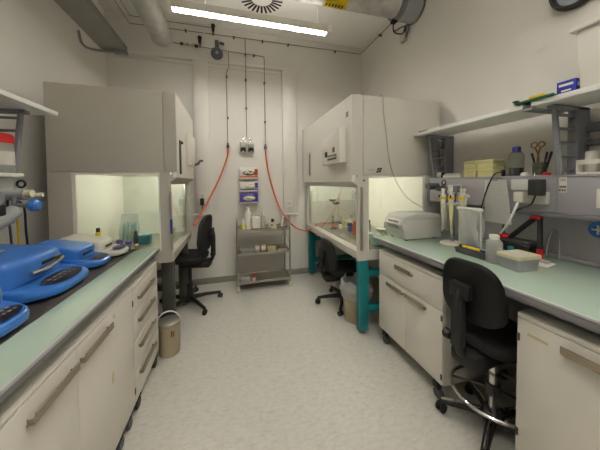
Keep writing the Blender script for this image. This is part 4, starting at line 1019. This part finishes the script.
# ------------------------------------------------------------------ chairs
def pad(w, h, t, n=40, p=3.4, bend=0.0, vert=True, tilt=0, c=(0, 0, 0), narrow=0):
    """cushion: superellipse outline w x h, thickness t"""
    def ring(k, d):
        out = []
        for i in range(n):
            a = 2*PI*i/n; cs, sn = math.cos(a), math.sin(a)
            y = w/2*k*math.copysign(abs(cs)**(2/p), cs); z = h/2*k*math.copysign(abs(sn)**(2/p), sn)
            y *= 1-narrow*(z/(h/2))
            x = d+bend*(y/(w/2))**2
            if vert: q = Vector((x+tilt*z, y, z))
            else: q = Vector((z, y, x))
            out.append(tuple(q+Vector(c)))
        return out
    return [ring(.45, -t*.5), ring(.86, -t*.5), ring(.96, -t*.38), ring(1, -t*.1), ring(1, t*.15), ring(.95, t*.4), ring(.84, t*.5), ring(.45, t*.46)]
def office_chair(label, loc, rz, seat_z, back0, back1, R, bw=.42, seatw=.45, ring=None, chrome_col=False, baserot=0, legm='black_plastic', legmetal=False, mech=True, seatm='black_fabric', backm='black_fabric', tilt=-.06, sd=None):
    r = thing('swivel_chair', label, 'chair', loc, rz)
    MB().loft(pad(seatw, sd or .43, .07, vert=False, c=(.01, 0, seat_z-.035), p=3)).build('seat', seatm, r)
    h = back1-back0
    MB().loft(pad(bw, h, .055, bend=.035, tilt=tilt, c=(-.215, 0, (back0+back1)/2), narrow=.1, p=3.2)).build('backrest', backm, r)
    zb_ = (back0+back1)/2
    MB().tube([(-.03, 0, seat_z-.1), (-.2, 0, seat_z-.095), (-.27, 0, seat_z-.05), (-.285, 0, zb_-.05), (-.262, 0, zb_+.04)], .021, 10, smooth=5).box(-.3, -.255, -.03, .03, seat_z-.04, zb_-.02, .01).build('back_spine', 'black_plastic', r)
    MB().box(-.285, -.24, -.055, .055, zb_-.03, zb_+.05, .012).build('back_mount', 'black_plastic', r)
    MB().box(-.25, .09, -.075, .075, seat_z-.16, seat_z-.072, .025).build('mechanism', 'black_plastic', r)
    kn = MB().lathe([(0, -.02), (.022, -.02), (.026, -.01), (.026, .012), (.018, .02), (0, .02)], (-.285, .055, seat_z+.0), 14, 'Y').build('knob', 'black_plastic', r)
    MB().cyl((0, 0, .1), (0, 0, seat_z-.15), .026 if not chrome_col else .025, n=18).build('column', 'chrome' if chrome_col else 'black_plastic', r)
    MB().cyl((0, 0, .1), (0, 0, .1+(seat_z-.25)*(.1 if chrome_col else .45)), .034, n=18).lathe([(0, .05), (.05, .05), (.055, .07), (.05, .105), (.035, .115), (0, .115)], (0, 0, 0), 20).build('hub', 'black_plastic' if not chrome_col else 'dark_grey', r)
    for k in range(5):
        a = baserot+2*PI*k/5; c, s_ = math.cos(a), math.sin(a)
        P = lambda d, z: (d*c, d*s_, z)
        lg = MB().tube([P(.03, .085), P(R*.5, .085), P(R, .068)], .026, 10, r1=.017).build('leg', legm, r)
        if legmetal: MB().tube([P(.06, .106), P(R*.6, .1), P(R*1.0, .082)], .009, 8, r1=.008).build('leg_cap', 'chrome', lg)
        M = MB()
        px, py = R*c, R*s_; ta = a+.9
        M.cyl((px, py, .05), (px, py, .075), .009, n=10)
        wx, wy = math.cos(ta), math.sin(ta)
        for sg in (-1, 1):
            b0 = Vector((px-.0*wy, py, .027))+Vector((-wy, wx, 0))*.008*sg
            M.tube([b0, b0+Vector((-wy, wx, 0))*.014*sg], .0265, 16)
        M.box(px-.012, px+.012, py-.012, py+.012, .03, .055, .004)
        M.build('caster', 'black_plastic', lg)
    if ring:
        zr, rr = ring
        fr_ = MB().torus((0, 0, zr), rr, .0095, 'Z', 40, 10).build('foot_ring', 'chrome', r)
        sp = MB()
        for k in range(4):
            a = .6+PI/2*k; sp.tube([(.03*math.cos(a), .03*math.sin(a), zr+.02), (rr*math.cos(a), rr*math.sin(a), zr)], .007, 8)
        sp.lathe([(.026, -.01), (.036, -.01), (.036, .05), (.026, .05)], (0, 0, zr), 18).build('spoke', 'dark_grey', fr_)
    return r
office_chair('black high work chair with chrome foot ring at the right bench', (1.41, 1.025, 0), .06,   .59, .675, 1.0, .255, bw=.33, seatw=.37, ring=(.222, .205), chrome_col=True, baserot=2.33, legmetal=True, sd=.4, backm='black_leather')
office_chair('black swivel chair tucked below the left fume hood', (-.49, 3.1, 0), PI-.2, .605, .64, 1.05, .345, bw=.40, baserot=-2.68)
office_chair('black swivel chair tucked below the right fume hood', (1.245, 2.63, 0), .0, .45, .42, .77, .30, bw=.38, seatw=.42, baserot=.4)

# ------------------------------------------------------------------ pail and bin
t = thing('waste_pail', 'small beige pail with steel lid and white handle beside the drawers', 'pail', (-.525, 2.265, 0)); o = (-.525, 2.265, 0)
ps = .078
MB(o).lathe([(0, 0), (ps, 0), (ps+.002, .01), (ps+.006, .245), (ps+.009, .25), (ps+.009, .258), (0, .258)], o, 32).build('body', 'bin_beige', t)
MB(o).lathe([(ps+.012, .25), (ps+.014, .255), (ps+.012, .272), (ps-.005, .282), (.03, .288), (0, .288)], o, 32).build('lid', 'bin_lid', t)
MB(o).torus((o[0], o[1], .262), ps+.008, .006, 'Y', 24, 8, 0.0, PI).build('bail_handle', 'wire_white', t)
MB(o).box(o[0]+.03, o[0]+.04, o[1]-ps-.0065, o[1]-ps+.003, .17, .215, .001).box(o[0]+.044, o[0]+.052, o[1]-ps-.0025, o[1]-ps+.006, .17, .21, .001).build('latch_marks', 'brown', t)

t = thing('waste_bin', 'beige waste bin with clear liner bag below the right hood', 'bin', (1.225, 2.275, 0)); o = (1.225, 2.275, 0)
MB(o).lathe([(0, 0), (.115, 0), (.12, .01), (.145, .3), (.14, .3), (.115, .012), (0, .01)], o, 28).build('tub', 'bin_beige', t)
def liner(u, w):
    a = 2*PI*u; wob = 1+.05*math.sin(5*a)+.03*math.sin(11*a)
    rr = (.135+.018*math.sin(w*PI*.9))*(1 if w < .3 else wob*.99)
    z_ = .25+.17*math.sin(min(1, w*1.15)*PI/2)+.015*math.sin(7*a)*w
    rr *= 1.13 if w < .35 else 1.02
    return (o[0]+rr*math.cos(a), o[1]+rr*math.sin(a), z_)
MB(o).grid(liner, 44, 10, .0008).build('liner_bag', 'liner_film', t)
MB(o).ball((o[0], o[1], .29), (.1, .1, .05), 12).build('rubbish', 'white_plastic', t)

# ------------------------------------------------------------------ steel trolley
cx0, cx1, cy0, cy1 = .062, .75, 3.25, 3.59
o = (.41, 3.42, 0)
t = thing('steel_trolley', 'stainless steel trolley with three shelves against the back wall', 'trolley', o)
for x in (cx0, cx1):
    for y in (cy0, cy1):
        MB(o).cyl((x, y, .105), (x, y, .905), .011, n=12).build('post', 'steel', t)
        c = MB(o).box(x-.014, x+.014, y-.016, y+.016, .04, .105, .003).build('caster', 'steel', t)
        MB(o).lathe([(0, -.014), (.036, -.014), (.041, -.008), (.041, .008), (.036, .014), (0, .014)], (x+.0, y-.0, .0415), 18, 'X').build('wheel', 'rubber_cream', c)
    MB(o).tube([(x, cy0, .9), (x, cy0+.01, .925), (x, cy1-.01, .925), (x, cy1, .9)], .011, 10).build('handle', 'steel', t)
for z in (.115, .485, .79):
    MB(o).box(cx0+.0, cx1-.0, cy0, cy1, z, z+.004).box(cx0, cx1, cy0-.004, cy0, z-.012, z+.02).box(cx0, cx1, cy1, cy1+.004, z-.012, z+.02).box(cx0-.004, cx0, cy0, cy1, z-.012, z+.02).box(cx1, cx1+.004, cy0, cy1, z-.012, z+.02).build('shelf', 'steel', t)
zt = .7945
jar('spray_bottle', .14, 3.31, zt, .03, .15, 'yellow labelled bottle at the left of the trolley top', 'bottle', 'white_plastic', 'white_plastic', .03, .5, lab='yellow_green')
jar('wash_bottle', .205, 3.38, zt, .045, .29, 'tall white bottle on the trolley top', 'bottle', 'white_plastic', 'white_plastic', .03, .45)
t = thing('jug', 'squat white canister in the middle of the trolley top', 'canister', (.31, 3.42, zt)); oo = (.31, 3.42, zt)
MB(oo).box(.255, .375, 3.36, 3.48, zt, zt+.16, .02, 3).build('body', 'white_plastic', t)
MB(oo).tube([(.28, 3.42, zt+.15), (.285, 3.42, zt+.2), (.335, 3.42, zt+.2), (.345, 3.42, zt+.15)], .011, smooth=4).build('handle', 'white_plastic', t)
MB(oo).cyl((.36, 3.42, zt+.155), (.36, 3.42, zt+.185), .016, n=12).build('cap', 'off_white', t)
t = jar('squeeze_bottle', .415, 3.45, zt, .038, .2, 'milky squeeze bottle with thin spout on the trolley top', 'bottle', 'milky', 'white_plastic', .03, .5)
MB((.415, 3.45, zt)).tube([(.415, 3.45, zt+.2), (.415, 3.45, zt+.27), (.4, 3.44, zt+.29), (.385, 3.43, zt+.275)], .006, smooth=4).build('spout', 'white_plastic', t)
t = thing('dispenser_block', 'small cream block with black knob on the trolley top', 'dispenser', (.535, 3.36, zt)); oo = (.535, 3.36, zt)
MB(oo).box(.49, .58, 3.32, 3.4, zt, zt+.085, .006).build('body', 'rubber_cream', t)
MB(oo).cyl((.535, 3.36, zt+.0855), (.535, 3.36, zt+.125), .02, n=14).build('knob', 'black_plastic', t)
MB(oo).cyl((.52, 3.316, zt+.045), (.52, 3.32, zt+.045), .014, n=12).build('dial', 'brown', t)
MB(oo).tube([(.58, 3.34, zt+.02), (.64, 3.28, zt+.015), (.655, 3.225, .79), (.62, 3.22, .6), (.67, 3.22, .52), (.68, 3.232, .64), (.7, 3.235, .78)], .004, smooth=8).build('cord', 'cable_grey', t)
t = thing('pipette_controller', 'white and brown tube leaning at the right of the trolley top', 'tube', (.69, 3.4, zt)); oo = (.69, 3.4, zt)
MB(oo).tube([(.67, 3.4, zt+.012), (.7, 3.42, zt+.15)], .017, 12).build('body', 'white_plastic', t)
MB(oo).tube([(.645, 3.37, zt+.01), (.6, 3.32, zt+.011)], .009, 10).build('tip', 'brown', t)
zt = .4895
carton('glass_tray', .1, .28, 3.29, 3.42, zt, zt+.06, 'milky', 'cloudy plastic tray at the left of the middle trolley shelf', 'tray', 'milky')
def roll(x, y, r, l, z0, m, label, m2):
    oo = (x, y, z0); t = thing('label_roll', label, 'roll', oo)
    MB(oo).cyl((x-l/2, y, z0+r), (x+l/2, y, z0+r), r, n=18).build('roll', m, t)
    MB(oo).cyl((x-.012, y, z0+r), (x+.012, y, z0+r), r+.001, n=18).build('band', m2, t)
roll(.36, 3.34, .045, .14, zt, 'off_white', 'white roll with a dark band on the middle trolley shelf', 'brown')
carton('parts_box', .46, .56, 3.3, 3.38, zt, zt+.06, 'rubber_cream', 'small cream box beside the roll on the middle trolley shelf', 'box', 'pale_yellow')
carton('parts_box', .6, .71, 3.29, 3.36, zt, zt+.05, 'rubber_cream', 'low cream box at the right of the middle trolley shelf', 'box', 'brown')
zt = .1195
jar('small_jar', .27, 3.31, zt, .025, .06, 'small red capped jar on the lowest trolley shelf', 'jar', 'off_white', 'red', .02, .9)
carton('glass_tray', .1, .21, 3.28, 3.4, zt, zt+.05, 'milky', 'small clear tray at the left of the lowest trolley shelf', 'tray', 'grey_plastic')

GROUPS = {'glove_box': 'glove boxes in the wall holder', 'fluorescent_luminaire': 'fluorescent ceiling lights', 'marker_pen': 'pens in the clear beaker',
          'squat_bottle': 'white bottles in the rack', 'sample_vial': 'small vials on the benches', 'hanging_cord': 'cords hanging below the left taps',
          'gas_hose': 'orange gas hoses', 'benchtop_centrifuge': 'benchtop centrifuges', 'swivel_chair': 'black swivel chairs', 'fume_hood': 'fume hoods',
          'reagent_bottle': 'bottles inside the fume hoods', 'gas_valve': 'black valves on the gas pipes'}
for ob in COL.objects:
    if ob.parent is None and ob.get('label') and not ob.get('group'):
        g = GROUPS.get(ob.name.split('.')[0])
        if g: ob['group'] = g

# ------------------------------------------------------------------ lights & render look
w = bpy.data.worlds.new('world'); SC.world = w; w.use_nodes = True
w.node_tree.nodes['Background'].inputs[0].default_value = (.5, .48, .45, 1); w.node_tree.nodes['Background'].inputs[1].default_value = .2
SC.view_settings.view_transform = 'Standard'; SC.view_settings.look = 'None'
SC.view_settings.gamma = 1; SC.view_settings.use_curve_mapping = False
SC.view_settings.exposure = -.19
